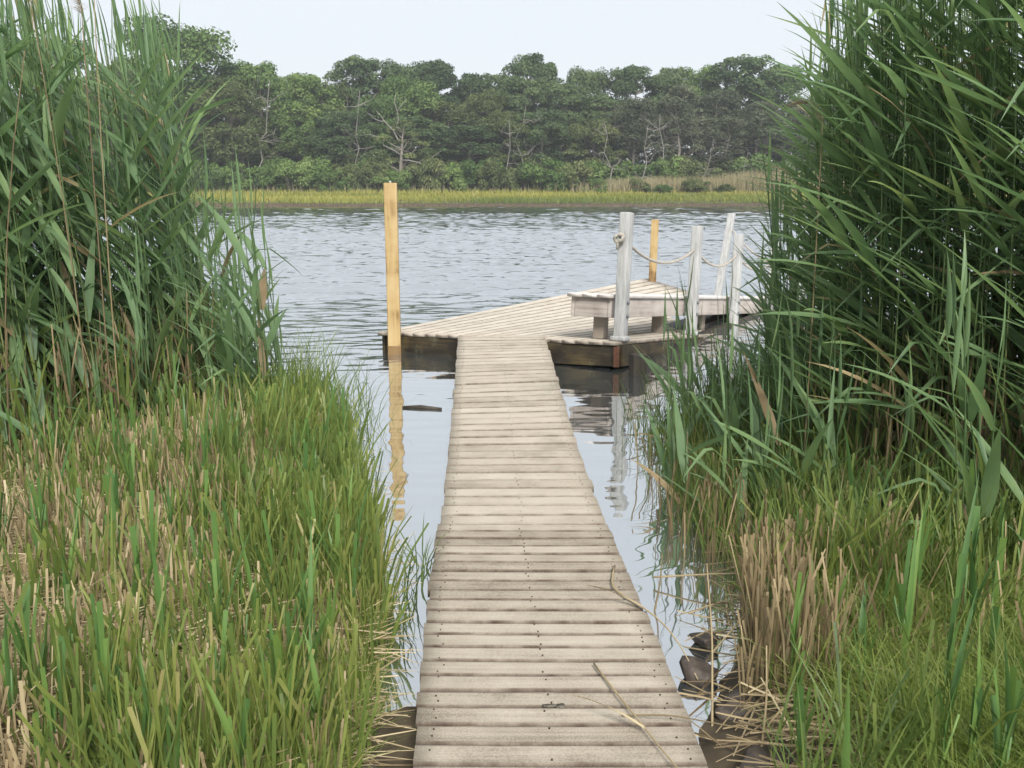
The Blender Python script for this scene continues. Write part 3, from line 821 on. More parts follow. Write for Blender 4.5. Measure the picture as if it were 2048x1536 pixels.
def screws_part(parent):
    global screws
    parts = []
    a = np.linspace(0, 2 * PI, 7, endpoint=False)
    for p in screws:
        V = np.concatenate([[(p[0] + .0027 * math.cos(t), p[1] + .0027 * math.sin(t), p[2] + .0022) for t in a], [(p[0] + .0033 * math.cos(t), p[1] + .0033 * math.sin(t), p[2] - .002) for t in a]])
        parts.append((V, [tuple(range(7))] + [(i, i + 7, (i + 1) % 7 + 7, (i + 1) % 7) for i in range(7)]))
    V, F = join(parts)
    wobj('screw_heads', V, F, M['screw'], parent, kind='stuff')
    screws = []
screws_part(walk)

gang = thing('gangway', (0.0, 7.0, 0.0), 'slightly twisted plank gangway running from the boardwalk up onto the dock', 'gangway')
def gw(y, side):
    T = GWL if side == 0 else GWR
    return np.array([np.interp(y, T[:, 0], T[:, 1]), y, np.interp(y, T[:, 0], T[:, 2])])
yl = 4.545; yr = 4.545
nP = 36
sl = np.linspace(0, 1, nP + 1)
y0_ = y + 0.004
YL = y0_ + (9.60 - y0_) * sl
YR = y0_ + (9.36 - y0_) * sl + 0.20 * np.sin(np.clip(sl, 0, 1) * PI) ** 1 * sl     # planks fan a little towards the dock
for i in range(nP):
    g = 0.010 + abs(rng.normal(0, 0.003))
    dz = np.array([0, 0, rng.normal(0, 0.002)])
    plank('plank', gw(YL[i], 0) + dz, gw(YR[i], 1) + dz, gw(YL[i + 1] - g, 0) + dz, gw(YR[i + 1] - g, 1) + dz, M['gang'], gang, rag=0.005)
    for fx_ in (0.07, 0.5, 0.93):
        for ty in (0.27, 0.74):
            a = gw(YL[i] + (YL[i + 1] - YL[i]) * ty, 0); c = gw(YR[i] + (YR[i + 1] - YR[i]) * ty, 1)
            add_screw(a * (1 - fx_) + c * fx_ + dz)
ys = np.linspace(4.57, 9.34, 9)
beams(gang, [gw(v, 0) for v in ys], [gw(v, 1) for v in ys], M['dark_wood'], depth=0.10)
screws_part(gang)

# ------------------------------------------------------------------ the dock: a listing raft, its right side sunk to the water
A = np.array([-1.40, 10.00, 0.20]); B = np.array([1.01, 8.87, 0.27])
D2 = np.array([0.525, 0.851, 0.0]); LEN = 6.9
C_ = A + LEN * D2 + np.array([0, 0, 0.02]); Dd = B + LEN * D2 + np.array([0, 0, -0.70])
AB = (B - A); WAB = np.linalg.norm(AB); abn = AB / WAB
def dk(a, t, h=0.0):
    """a 0..1 across from A to B, t metres along"""
    f_ = t / LEN
    p = (A * (1 - a) + B * a) * (1 - f_) + (C_ * (1 - a) + Dd * a) * f_
    return p + np.array([0, 0, h])
dock = thing('dock', (1.2, 11.5, 0.0), 'floating plank dock listing to the right at the end of the gangway', 'dock')
NB = 19
for i in range(NB):
    a0, a1 = i / NB, (i + 1) / NB - 0.0042
    e = rng.normal(0, 0.008)
    o = plank('plank', dk(a0, -0.03 + e), dk(a0, LEN), dk(a1, -0.03 + e), dk(a1, LEN), M['deck'], dock, th=0.034, bev=0.011, nseg=14)
def quadbox(p, q, drop0, drop1, th):
    """vertical board between plan points p and q, from drop0 to drop1 below them, thickness th to the outside"""
    p = np.asarray(p, float); q = np.asarray(q, float)
    d_ = (q - p); d_[2] = 0; d_ /= np.linalg.norm(d_); nrm = np.array([d_[1], -d_[0], 0]) * th
    z0, z1 = np.array([0, 0, -drop0]), np.array([0, 0, -drop1])
    return [p + z1 + nrm, q + z1 + nrm, q + z1, p + z1, p + z0 + nrm, q + z0 + nrm, q + z0, p + z0]
def boxuv(V, d_):
    V = np.asarray(V); d_ = np.asarray(d_, float) / np.linalg.norm(d_)
    al = V @ d_
    rest = V - al[:, None] * d_
    o = rest - rest.mean(0)
    return np.stack([al, o[:, 2] + 0.7 * o[:, 0] + 0.35 * o[:, 1]], -1)
def tbox(name, corners, mat, parent, axis, bev=0.005, **kw):
    V, F = bbox_mesh(corners, bev)
    return wobj(name, V, F, mat, parent, uv=boxuv(V, axis), **kw)
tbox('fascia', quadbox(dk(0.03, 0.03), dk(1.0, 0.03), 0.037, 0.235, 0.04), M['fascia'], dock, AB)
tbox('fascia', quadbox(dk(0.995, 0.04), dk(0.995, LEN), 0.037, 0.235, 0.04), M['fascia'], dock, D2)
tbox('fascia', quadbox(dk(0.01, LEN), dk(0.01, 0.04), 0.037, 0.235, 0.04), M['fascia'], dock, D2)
for a in (0.12, 0.42, 0.72, 0.95):
    c0, c1 = dk(a, 0.15), dk(a + 0.16 if a < 0.9 else 0.985, 0.15)
    c0[2] = c1[2] = 0.06
    tbox('float', [c0 + (0, 0, -.35), c1 + (0, 0, -.35), c1 + 6 * D2 + (0, 0, -.35), c0 + 6 * D2 + (0, 0, -.35), c0, c1, c1 + 6 * D2 + (0, 0, -.05), c0 + 6 * D2 + (0, 0, -.05)], M['dark_wood'], dock, D2)
cb = dk(0.985, 0.02)
tbox('corner_bracket', [cb + np.array(v) for v in ((-.028, -.062, -.235), (.028, -.075, -.235), (.03, -.05, -.235), (-.028, -.044, -.235), (-.028, -.062, -.042), (.028, -.075, -.042), (.03, -.05, -.042), (-.028, -.044, -.042))], M['rust'], dock, (0, 0, 1), bev=0.003)

# frame of the sinking right side: t along, e inwards, h upwards square to the deck
E1 = (Dd - B) / np.linalg.norm(Dd - B)
EI = np.array([-abn[0], -abn[1], 0.0]); EI /= np.linalg.norm(EI)
UPv = np.cross(EI, E1); UPv = UPv if UPv[2] > 0 else -UPv; UPv /= np.linalg.norm(UPv)
def fr(t, e, h):
    return dk(1.0, 0) + E1 * t + EI * e + UPv * h
def fbox(name, t0, t1, e0, e1, h0, h1, mat, parent, axis='t', bev=0.006, **kw):
    c = [fr(t0, e1, h0), fr(t0, e0, h0), fr(t1, e0, h0), fr(t1, e1, h0), fr(t0, e1, h1), fr(t0, e0, h1), fr(t1, e0, h1), fr(t1, e1, h1)]
    V, F = bbox_mesh(c, bev)
    ax = {'t': E1, 'e': EI, 'h': UPv}[axis]
    return wobj(name, V, F, mat, parent, uv=boxuv(V, ax), **kw)
bench = thing('bench', tuple(fr(3.4, 0.4, 0.0)), 'long grey wooden bench with pale seat boards along the right side of the dock', 'bench')
ST = 0.44
for k in range(3):
    e0 = 0.145 + k * 0.153
    V = None
    o = plank('seat_board', fr(0.10, e0 + 0.147, ST), fr(6.6, e0 + 0.147, ST), fr(0.10, e0, ST), fr(6.6, e0, ST), M['bench_top'], bench, th=0.036, bev=0.008, nseg=8, rag=0.0015)
fbox('apron', 0.16, 6.5, 0.165, 0.203, ST - 0.225, ST - 0.038, M['bench'], bench)
fbox('apron', 0.16, 6.5, 0.545, 0.583, ST - 0.225, ST - 0.038, M['bench'], bench)
fbox('end_apron', 0.155, 0.193, 0.205, 0.543, ST - 0.225, ST - 0.038, M['bench'], bench, axis='e')
for t in (0.30, 1.75, 3.05, 4.5, 5.9):
    fbox('leg', t, t + 0.11, 0.30, 0.41, 0.0 + 0.008 * 0, ST - 0.04, M['leg'], bench, axis='h')

POSTS = [(0.10, 'front white square rail post with a rope knot on its face'), (1.97, 'second white rail post along the bench'), (3.42, 'third white rail post along the bench, half behind reeds'),
         (5.0, 'fourth white rail post, seen faintly through the reeds'), (6.6, 'last white rail post at the sunken corner of the dock, behind reeds')]
PW = 0.104
for t, lb in POSTS:
    root = thing('rail_post', tuple(fr(t, 0.06, 0)), lb, 'post', 'white rail posts on the dock')
    slv = fbox('sleeve', t, t + PW, 0.005, 0.005 + PW, 0.0, 1.22, M['white_post'], root, axis='h', bev=0.012)
    fbox('base_collar', t - 0.022, t + PW + 0.022, -0.017, 0.027 + PW, 0.0, 0.05, M['white_post'], root, axis='h', bev=0.016)
    for hh in (0.24, 0.37):
        c = fr(t + PW * 0.55, -0.002, hh)
        V, F = tube([c + EI * 0.006, c - EI * 0.012], 0.017, 8)
        wobj('bolt', V, F, M['bolt'], slv)
# leaning white post at the far end
pb = np.array([3.28, 15.2, -0.15]); pt = np.array([3.53, 15.5, 1.29])
def post_between(p, q, w, az_):
    p = np.asarray(p); q = np.asarray(q)
    ca, sa = math.cos(az_) * w / 2, math.sin(az_) * w / 2
    o = [np.array(v) for v in ((-ca + sa, -sa - ca, 0), (ca + sa, sa - ca, 0), (ca - sa, sa + ca, 0), (-ca - sa, -sa + ca, 0))]
    return [p + v for v in o] + [q + v for v in o]
V, F = bbox_mesh(post_between(pb, pt, 0.108, R(-28)), 0.01)
wobj('leaning_post', V, F, M['white_post'], uv=boxuv(V, pt - pb), label='leaning white post standing at the far end of the dock behind the bench', cat='post')
# yellow piles
def pile(p, q, w, az_, label):
    V, F = bbox_mesh(post_between(p, q, w, az_), 0.006)
    root = thing('pile', (p[0], p[1], p[2]), label, 'pile', 'yellow timber piles')
    tmb = wobj('timber', V, F, M['pine_post'], root, uv=boxuv(V, np.asarray(q) - np.asarray(p)))
    f_ = (0.09 - p[2]) / (q[2] - p[2]); m_ = np.asarray(p) * (1 - f_) + np.asarray(q) * f_
    V, F = bbox_mesh(post_between(np.asarray(p) - np.array([0, 0, .01]), m_, w + 0.005, az_), 0.006)
    wobj('wet_foot', V, F, M['wet_post'], tmb, uv=boxuv(V, np.asarray(q) - np.asarray(p)))
    return root
p1 = pile((-1.225, 9.80, -0.5), (-1.228, 9.80, 1.745), 0.130, R(4), 'tall new yellow timber pile at the left corner of the dock')
V, F = tube([(-1.23, 9.80, 1.74), (-1.228, 9.80, 1.765)], [0.012, 0.009], 6)
wobj('top_pin', V, F, M['white_post'], p1)
pile((2.31, 15.75, -0.5), (2.345, 15.78, 1.185), 0.12, R(-10), 'shorter yellow timber pile at the far corner of the dock behind the bench')
# short dark pile stub outside the right corner
V, F = bbox_mesh(post_between((1.165, 8.66, -0.4), (1.165, 8.66, 0.19), 0.125, R(15)), 0.01)
wobj('pile_stub', V, F, M['dark_wood'], label='short dark mossy pile stub outside the near right corner of the dock', cat='pile')

# rope through the rail posts, laid of three strands
def rope_points(p, q, sag, n=34):
    s = np.linspace(0, 1, n)[:, None]
    r = np.asarray(p) * (1 - s) + np.asarray(q) * s
    r[:, 2] -= (4 * s * (1 - s))[:, 0] * sag
    return r
RH = 0.97
path = []
tc = [t + PW / 2 for t, _ in POSTS]
for i in range(len(tc) - 1):
    path.append(rope_points(fr(tc[i], 0.07, RH), fr(tc[i + 1], 0.07, RH), 0.17 if i else 0.19)[:-1])
path.append(rope_points(fr(tc[-1], 0.07, RH), pb + (pt - pb) * 0.86, 0.25))
path = np.concatenate(path)
seg = np.linalg.norm(np.diff(path, axis=0), axis=1); cum = np.concatenate([[0], np.cumsum(seg)])
fine_s = np.arange(0, cum[-1], 0.010)
pc = np.stack([np.interp(fine_s, cum, path[:, i]) for i in range(3)], -1)
T = np.gradient(pc, axis=0); T /= np.linalg.norm(T, axis=1)[:, None]
side = np.cross(T, [0, 0, 1.0]); side /= np.linalg.norm(side, axis=1)[:, None]; upn = np.cross(side, T)
rope = thing('rope', tuple(fr(tc[0], 0.07, RH)), 'thick pale twisted rope strung through the white rail posts', 'rope')
for k in range(3):
    ph = fine_s / 0.07 * 2 * PI + k * 2 * PI / 3
    V, F = tube(pc + 0.0082 * (np.cos(ph)[:, None] * side + np.sin(ph)[:, None] * upn), 0.0082, 6)
    wobj('strand', V, F, M['rope'], rope, smooth=True)
kc = fr(0.10 - 0.035, 0.078, RH)     # knot on the near face of the front post
parts = []
s = np.linspace(0, 2 * PI * 0.96, 26)
for k, (rx, rz_, tilt, off) in enumerate(((.038, .046, 0.5, 0.0), (.044, .032, -0.6, -0.012), (.030, .040, 1.4, -0.022))):
    x_ = rx * np.cos(s); z_ = rz_ * np.sin(s)
    xx = x_ * math.cos(tilt) - z_ * math.sin(tilt); zz = x_ * math.sin(tilt) + z_ * math.cos(tilt)
    P = kc + xx[:, None] * EI + zz[:, None] * UPv + (off + 0.010 * np.sin(2 * s))[:, None] * E1
    parts.append(tube(P, 0.0155, 7))
parts.append(tube([kc + E1 * 0.01, kc - E1 * .02 - UPv * .04 + EI * .01, kc - E1 * .015 - UPv * .105 + EI * .012], [.016, .015, .012], 7))
V, F = join(parts)
wobj('knot', V, F, M['rope'], rope, smooth=True)

# ------------------------------------------------------------------ reeds
def leaf_arrays(L_, w, a0, a1, fold=0.22, twist=0.3, n=8, bend=1.4, kink=None):
    s = np.linspace(0, 1, n)
    a = a0 + (a1 - a0) * s ** bend
    if kink is not None:
        a = np.where(s > kink, a + 1.35, a)
    dx = np.sin(a); dz = np.cos(a)
    px = np.concatenate([[0], np.cumsum((dx[1:] + dx[:-1]) / 2 * L_ / (n - 1))]); pz = np.concatenate([[0], np.cumsum((dz[1:] + dz[:-1]) / 2 * L_ / (n - 1))])
    wp = np.where(s < 0.24, 0.42 + s / 0.24 * 0.58, np.clip(1 - ((s - 0.24) / 0.76) ** 1.5, 0.015, 1)) * w / 2
    V = []
    for i in range(n):
        tw = twist * s[i]
        nx_, nz_ = -math.cos(a[i]), math.sin(a[i])
        cr = np.array([nx_ * math.sin(tw), math.cos(tw), nz_ * math.sin(tw)])
        nn = np.array([nx_ * math.cos(tw), -math.sin(tw), nz_ * math.cos(tw)])
        c = np.array([px[i], 0, pz[i]])
        V += [c - cr * wp[i] + nn * fold * wp[i], c, c + cr * wp[i] + nn * fold * wp[i]]
    F = []
    for i in range(n - 1):
        o = i * 3
        F += [(o, o + 1, o + 4, o + 3), (o + 1, o + 2, o + 5, o + 4)]
    return np.array(V), np.array(F)
rl = np.random.default_rng(5)
LEAF = []
for i in range(14):
    L_ = rl.uniform(0.44, 0.66); w = rl.uniform(0.042, 0.064)
    a0 = rl.uniform(0.35, 0.85); a1 = a0 + rl.uniform(0.0, 0.55)
    LEAF.append(leaf_arrays(L_, w, a0, a1, fold=rl.uniform(0.1, 0.35), twist=rl.normal(0, 0.5), kink=None))
for i in range(3):
    LEAF.append(leaf_arrays(rl.uniform(0.42, 0.55), rl.uniform(0.026, 0.036), 0.4, 0.75, twist=rl.normal(0, 0.4), kink=rl.uniform(0.45, 0.65)))
SPEAR = [leaf_arrays(rl.uniform(0.34, 0.5), rl.uniform(0.018, 0.028), 0.03, rl.uniform(0.1, 0.35), fold=0.5, twist=0.2) for i in range(4)]
ALLLEAF = LEAF + SPEAR
LEAF_ME = [make_mesh('leaf', V, F, M['reed_leaf'], smooth=True, tint=np.full(len(V), 0.42 + 0.05 * (i % 5 - 2))) for i, (V, F) in enumerate(ALLLEAF)]
LEAF_DRY = [make_mesh('leaf', V, F, M['straw'], smooth=True, tint=np.full(len(V), 0.12 + 0.1 * i)) for i, (V, F) in enumerate(ALLLEAF[:3])]
STEM_N = 6
def stem_line(H, bx_, by_):
    s = np.linspace(0, 1, STEM_N)
    return np.stack([bx_ * s ** 2, by_ * s ** 2, H * s], -1)

def reed_params(r_, H, wind, spread, nl, low=0.3, lscale=1.0, tilt=0.08):
    bx_ = math.cos(wind) * r_.uniform(0.02, 0.11) * H + r_.normal(0, 0.03); by_ = r_.normal(0, 0.05)
    out = []
    side = r_.choice([0, 1])
    for i in range(nl):
        f_ = low + (0.985 - low) * (i + r_.uniform(-.2, .2)) / max(1, nl - 1)
        f_ = float(np.clip(f_, 0.08, 0.99))
        pos = (bx_ * f_ ** 2, by_ * f_ ** 2, H * f_)
        if i >= nl - 2:
            vi = len(LEAF) + int(r_.integers(0, len(SPEAR))); az_ = wind + r_.normal(0, 0.7)
        else:
            vi = int(r_.integers(0, len(LEAF)))
            az_ = wind + r_.normal(0, spread) + (PI if r_.random() < 0.12 else 0)
        sc = lscale * r_.uniform(0.75, 1.12) * (0.72 + 0.28 * min(1, H / 2.2))
        out.append((vi, pos, az_, sc, r_.normal(tilt if i < nl - 2 else 0, 0.12)))
    return bx_, by_, out

def leaf_matrix(pos, az_, sc, tilt):
    return Matrix.Translation(pos) @ Matrix.Rotation(az_, 4, 'Z') @ Matrix.Rotation(tilt, 4, 'Y') @ Matrix.Diagonal((sc, sc, sc, 1))

STEM_ME = {}
def stem_mesh(H, bx_, by_, seed):
    V, F = tube(stem_line(H, bx_, by_), np.linspace(0.0052, 0.0022, STEM_N), 5, cap=False)
    t = np.clip(0.72 - 1.1 * V[:, 2] / H, 0.05, 1)
    return make_mesh('reed', V, F, M['reed_stem'], smooth=True, tint=t)

def build_reed_things(specs, name, label, group, seed, wind=PI, spread=0.48, tilt=0.08):
    r_ = np.random.default_rng(seed)
    for (x, y, H, nl) in specs:
        bx_, by_, lv = reed_params(r_, H, wind, spread, nl, low=0.17, lscale=1.15, tilt=tilt)
        z = float(bank_z(x, y)); z = max(z, -0.12) - 0.02
        root = link(name, stem_mesh(H, bx_, by_, 0), None, (x, y, z), label, 'reed', group)
        for vi, pos, az_, sc, tl in lv:
            o = bpy.data.objects.new('leaf', LEAF_DRY[vi % 3] if (r_.random() < 0.04 and pos[2] < 0.7 * H) else LEAF_ME[vi]); COL.objects.link(o)
            o.parent = root; o.matrix_local = leaf_matrix(pos, az_, sc, tl)

def build_reed_mass(specs, name, label, seed, wind=PI, spread=0.5, tilt=0.08):
    r_ = np.random.default_rng(seed)
    per = {i: [] for i in range(len(ALLLEAF))}
    stems = []
    for (x, y, H, nl) in specs:
        bx_, by_, lv = reed_params(r_, H, wind, spread, nl, low=0.14, tilt=tilt)
        z = max(float(bank_z(x, y)), -0.12) - 0.02
        stems.append((x, y, z, H, bx_, by_))
        for vi, pos, az_, sc, tl in lv:
            per[vi].append((x + pos[0], y + pos[1], z + pos[2], az_, sc, tl))
    arrs = []
    for vi, lst in per.items():
        if not lst: continue
        a = np.array(lst); n = len(a)
        bv, bf = ALLLEAF[vi]
        ct, st_ = np.cos(a[:, 5]), np.sin(a[:, 5])
        xl = bv[None, :, 0] * ct[:, None] + bv[None, :, 2] * st_[:, None]
        zl = -bv[None, :, 0] * st_[:, None] + bv[None, :, 2] * ct[:, None]
        yl = np.broadcast_to(bv[None, :, 1], xl.shape)
        c, s_ = np.cos(a[:, 3])[:, None], np.sin(a[:, 3])[:, None]
        P = np.stack([xl * c - yl * s_, xl * s_ + yl * c, zl], -1) * a[:, 4][:, None, None] + a[:, None, :3]
        F = (bf[None] + (np.arange(n) * len(bv))[:, None, None]).reshape(-1, 4)
        arrs.append((P.reshape(-1, 3), F, np.repeat(np.where(r_.random(n) < 0.05, 1.1, np.clip(r_.normal(0.42, 0.18, n), 0, 0.9)), len(bv))))
    stuff(name, arrs, M['reed_leaf'], label, smooth=True)
    parts_V, parts_F, parts_T, off = [], [], [], 0
    for (x, y, z, H, bx_, by_) in stems:
        V, F = tube(stem_line(H, bx_, by_), np.linspace(0.005, 0.0022, STEM_N), 4, cap=False)
        t = np.clip(0.74 - 1.0 * V[:, 2] / H + r_.normal(0, 0.16), 0, 1)
        parts_V.append(V + np.array([x, y, z])); parts_F.append(np.array(F) + off); parts_T.append(t); off += len(V)
    wobj(name + '_stems', np.concatenate(parts_V), np.concatenate(parts_F), M['reed_stem'], origin=(0, 0, 0), tint=np.concatenate(parts_T), smooth=True, kind='stuff',
         label=label.replace('leaves', 'stems'))

r5 = np.random.default_rng(11)
# left stand: behind the line (-3.6,4.2) .. (-1.75,7.0)
def left_front(x):
    return np.interp(x, [-6, -3.6, -2.7, -2.1, -1.75], [3.6, 4.3, 5.0, 6.1, 7.0])
def gen_left(n, d0, d1):
    out = []
    while len(out) < n:
        x = r5.uniform(-5.6, -1.72)
        y = left_front(x) + d0 + (d1 - d0) * r5.random()
        if x > left_x(y) + 0.35 or x > -0.322 * y + r5.normal(0, 0.05): continue
        H = 2.44 + 0.16 * (-x - 2.0) + r5.normal(0, 0.14)
        H *= np.interp(x, [-2.15, -1.75], [1.0, 0.84])
        out.append((x, y, min(H, 3.1) * (0.7 if r5.random() < 0.12 else 1), int(r5.integers(9, 13))))
    return out
def right_front(x):
    return np.interp(x, [1.55, 1.75, 2.2, 3.0, 5.0], [5.3, 4.5, 3.95, 3.7, 3.4])
def gen_right(n, d0, d1):
    out = []
    while len(out) < n:
        x = r5.uniform(1.58, 4.8)
        y = right_front(x) + d0 + (d1 - d0) * r5.random()
        # the stand's river side: keeps the view to the dock open
        if x < 0.335 * y + r5.normal(0, 0.05): continue
        H = np.interp(x / y, [0.335, 0.38, 0.45, 0.6], [2.15, 2.55, 2.85, 3.05]) + r5.normal(0, 0.13)
        out.append((x, y, H * (0.7 if r5.random() < 0.12 else 1), int(r5.integers(9, 13))))
    return out
build_reed_things(gen_left(125, 0.0, 0.85), 'reed', 'tall green reed in the thick stand on the left bank', 'reeds at the front of the left stand', 31)
build_reed_mass(gen_left(560, 0.4, 2.9), 'left_reed_bed', 'leaves of the deep reed bed behind on the left bank', 32)
build_reed_things(gen_right(125, 0.0, 0.85), 'reed', 'tall green reed in the thick stand on the right bank', 'reeds at the front of the right stand', 33, tilt=0.28)
build_reed_mass(gen_right(540, 0.35, 3.0), 'right_reed_bed', 'leaves of the deep reed bed behind on the right bank', 34, tilt=0.28)

# shorter reeds and young reeds along the water's edge
def ring(n, xr, yr, hr, nl=(5, 9), cond=None):
    out = []
    while len(out) < n:
        x, y = r5.uniform(*xr), r5.uniform(*yr)
        if cond is not None and not cond(x, y): continue
        out.append((x, y, r5.uniform(*hr), int(r5.integers(*nl))))
    return out
build_reed_things(ring(30, (-2.35, -1.5), (5.6, 7.6), (0.7, 1.65), cond=lambda x, y: x < left_x(y) + 0.45 and -0.345 * y < x < -0.235 * y - 0.05 * abs(y - 6.6)), 'young_reed', 'young reed at the river edge of the left stand, shorter than those behind', 'short reeds at the edge of the left stand', 41, spread=0.9)
build_reed_things(ring(38, (1.45, 2.45), (5.2, 7.2), (0.8, 1.75), cond=lambda x, y: x > 0.275 * y + 0.03 and x < 0.36 * y), 'young_reed', 'young reed rising from the water in front of the bench', 'short reeds before the bench', 42, spread=0.9)
build_reed_things(ring(42, (1.2, 3.0), (3.3, 5.6), (0.45, 1.2), nl=(4, 7), cond=lambda x, y: right_front(x) - 0.9 < y < right_front(x) + 0.3 and x > right_x(y) + 0.05), 'young_reed', 'low young reed at the foot of the right stand', 'low reeds at the foot of the right stand', 44, spread=1.0)
build_reed_things(ring(55, (-4.0, -1.6), (3.2, 6.6), (0.40, 1.2), nl=(4, 7), cond=lambda x, y: left_front(x) - 0.9 < y < left_front(x) + 0.3), 'young_reed', 'low young reed at the foot of the left stand', 'low reeds at the foot of the left stand', 45, spread=1.0)
build_reed_things(ring(55, (0.85, 1.75), (4.3, 7.0), (0.40, 1.05), nl=(4, 6), cond=lambda x, y: x > 0.175 * y), 'young_reed', 'small reed shoot with a fan of leaves in the water right of the boardwalk', 'reed shoots in the water on the right', 43, spread=1.4)

# cut reed shoots: broad upright leaves, many with flat mown tips
def cut_leaf(L_, w, a0, a1, n=6):
    V, F = leaf_arrays(L_, w, a0, a1, fold=0.25, twist=rl.normal(0, 0.4), n=n)
    V = V.copy().reshape(n, 3, 3)
    for i in range(1, n):            # mown blade: full width up to a square end
        c = V[i, 1].copy(); d_ = V[i, 2] - V[i, 0]; d_ /= np.linalg.norm(d_) + 1e-9
        V[i, 0] = c - d_ * w * 0.5 * (0.75 + 0.25 * i / n); V[i, 2] = c + d_ * w * 0.5 * (0.75 + 0.25 * i / n)
    return V.reshape(-1, 3), F
SH = [cut_leaf(rl.uniform(0.16, 0.30), rl.uniform(0.012, 0.024), rl.uniform(0.02, 0.12), rl.uniform(0.12, 0.35)) for _ in range(5)] + \
     [leaf_arrays(rl.uniform(0.22, 0.42), rl.uniform(0.014, 0.026), rl.uniform(0.05, 0.2), rl.uniform(0.2, 0.7), fold=0.3, twist=rl.normal(0, .4), n=6) for _ in range(5)]
M['shoot'] = leaf_mat('young reed leaf', [(0.0, (0.060, 0.135, 0.045)), (0.5, (0.115, 0.215, 0.060)), (0.85, (0.18, 0.28, 0.07)), (1.0, (0.28, 0.34, 0.09))], trans=0.32, rough=0.45, spec=0.45, obj_random=0.6)
SH_ME = [make_mesh('leaf', V, F, M['shoot'], smooth=True, tint=np.full(len(V), 0.45)) for V, F in SH]
def shoots(pts, label, group, seed):
    r_ = np.random.default_rng(seed)
    for x, y in pts:
        H = r_.uniform(0.06, 0.30)
        z = max(float(bank_z(x, y)), -0.05) - 0.01
        V, F = tube([(0, 0, 0), (r_.normal(0, .01), 0, H * 0.5), (r_.normal(0, .015), 0, H)], [.0055, .005, .004], 5)
        root = link('reed_shoot', make_mesh('reed_shoot', V, F, M['shoot'], smooth=True, tint=np.full(len(V), .5)), None, (x, y, z), label, 'reed', group)
        az0 = r_.uniform(0, 2 * PI)
        for i in range(int(r_.integers(3, 6))):
            o = bpy.data.objects.new('leaf', SH_ME[int(r_.integers(0, len(SH_ME)))]); COL.objects.link(o)
            o.parent = root
            o.matrix_local = leaf_matrix((0, 0, H * (0.35 + 0.16 * i)), az0 + i * PI * (1 + r_.normal(0, .1)), r_.uniform(0.75, 1.25), r_.normal(0, 0.08))
def pts_left(n, ymin=2.1, off=0.02):
    out = []
    while len(out) < n:
        y = ymin + (6.6 - ymin) * r5.random() ** 1.2; x = r5.uniform(-3.6, -0.3)
        if x > left_x(y) - off or x < -0.56 * y - 0.25 or y > left_front(x) + 0.35: continue
        out.append((x, y))
    return out
def pts_right(n, ymin=2.1, off=0.02):
    out = []
    while len(out) < n:
        y = ymin + (5.4 - ymin) * r5.random() ** 1.1; x = r5.uniform(0.5, 3.0)
        if x < right_x(y) + off or x > 0.56 * y + 0.25 or y > right_front(x) + 0.35: continue
        out.append((x, y))
    return out
shoots(pts_left(170), 'short mown reed shoot on the left bank beside the boardwalk', 'mown reed shoots of the left bank', 51)
shoots(pts_right(60), 'short reed shoot on the right bank beside the boardwalk', 'reed shoots of the right bank', 52)

# uncountable grass and straw
def grass_arr(pts, h, w, r_, tint, lean=(0.1, 0.5), cut=0.0, segs=3, zmin=-0.06):
    p = np.array(pts); n = len(p)
    z = np.maximum(bank_z(p[:, 0], p[:, 1]), zmin) - 0.01
    hh = r_.uniform(h[0], h[1], n) * (0.75 + 0.5 * vnoise(p[:, 0] * 2.1, p[:, 1] * 2.1))
    return blades(np.stack([p[:, 0], p[:, 1], z], -1), hh, r_.uniform(w[0], w[1], n), r_.uniform(0, 2 * PI, n), hh * r_.uniform(lean[0], lean[1], n), r_.normal(0, 0.9, n), segs,
                  cut=(r_.random(n) < cut).astype(float), tint=np.clip(r_.normal(tint, 0.17, n) + 0.35 * (vnoise(p[:, 0] * 1.3 + 5, p[:, 1] * 1.3) - 0.5), 0, 1))
def fastpts(side, n, ymin=2.0, ymax=None, off=0.02, dens=None):
    out = np.zeros((0, 2))
    while len(out) < n:
        if side < 0:
            y = ymin + ((ymax or 6.8) - ymin) * r5.random(n * 2) ** 1.1; x = r5.uniform(-4.2, -0.2, n * 2)
            ok = (x < left_x(y) - off) & (x > -0.58 * y - 0.75) & (y < left_front(x) + 0.9)
        else:
            y = ymin + ((ymax or 5.8) - ymin) * r5.random(n * 2) ** 1.1; x = r5.uniform(0.4, 3.4, n * 2)
            ok = (x > right_x(y) + off) & (x < 0.58 * y + 0.75) & (y < right_front(x) + 0.9)
        if dens is not None: ok &= r5.random(n * 2) < dens(x, y)
        out = np.concatenate([out, np.stack([x[ok], y[ok]], -1)])
    return out[:n]
rg = np.random.default_rng(61)
near_water_l = lambda x, y: np.clip(1.2 - (left_x(y) - x) / 0.7, 0.05, 1)
patchy = lambda x, y: 0.07 + 0.93 * smoothstep(0.44, 0.60, 0.6 * vnoise(x * 3.1, y * 3.1) + 0.4 * vnoise(x * 8, y * 8 + 3))
a1_ = grass_arr(fastpts(-1, 4200, dens=patchy), (0.12, 0.46), (0.006, 0.015), rg, 0.45, cut=0.5, lean=(0.02, 0.35))
a2_ = grass_arr(fastpts(-1, 4900, off=-0.04, dens=lambda x, y: near_water_l(x, y) * (0.3 + 0.7 * patchy(x + 3, y))), (0.20, 0.52), (0.005, 0.012), rg, 0.62, cut=0.35, lean=(0.02, 0.4))
stuff('left_bank_grass', [a1_, a2_], M['grass'], 'green grass and sedge covering the left bank')
b1_ = grass_arr(fastpts(1, 9500, dens=lambda x, y: patchy(x, y) * (0.3 + 0.7 * smoothstep(3.0, 3.6, y))), (0.16, 0.55), (0.005, 0.011), rg, 0.40, cut=0.3)
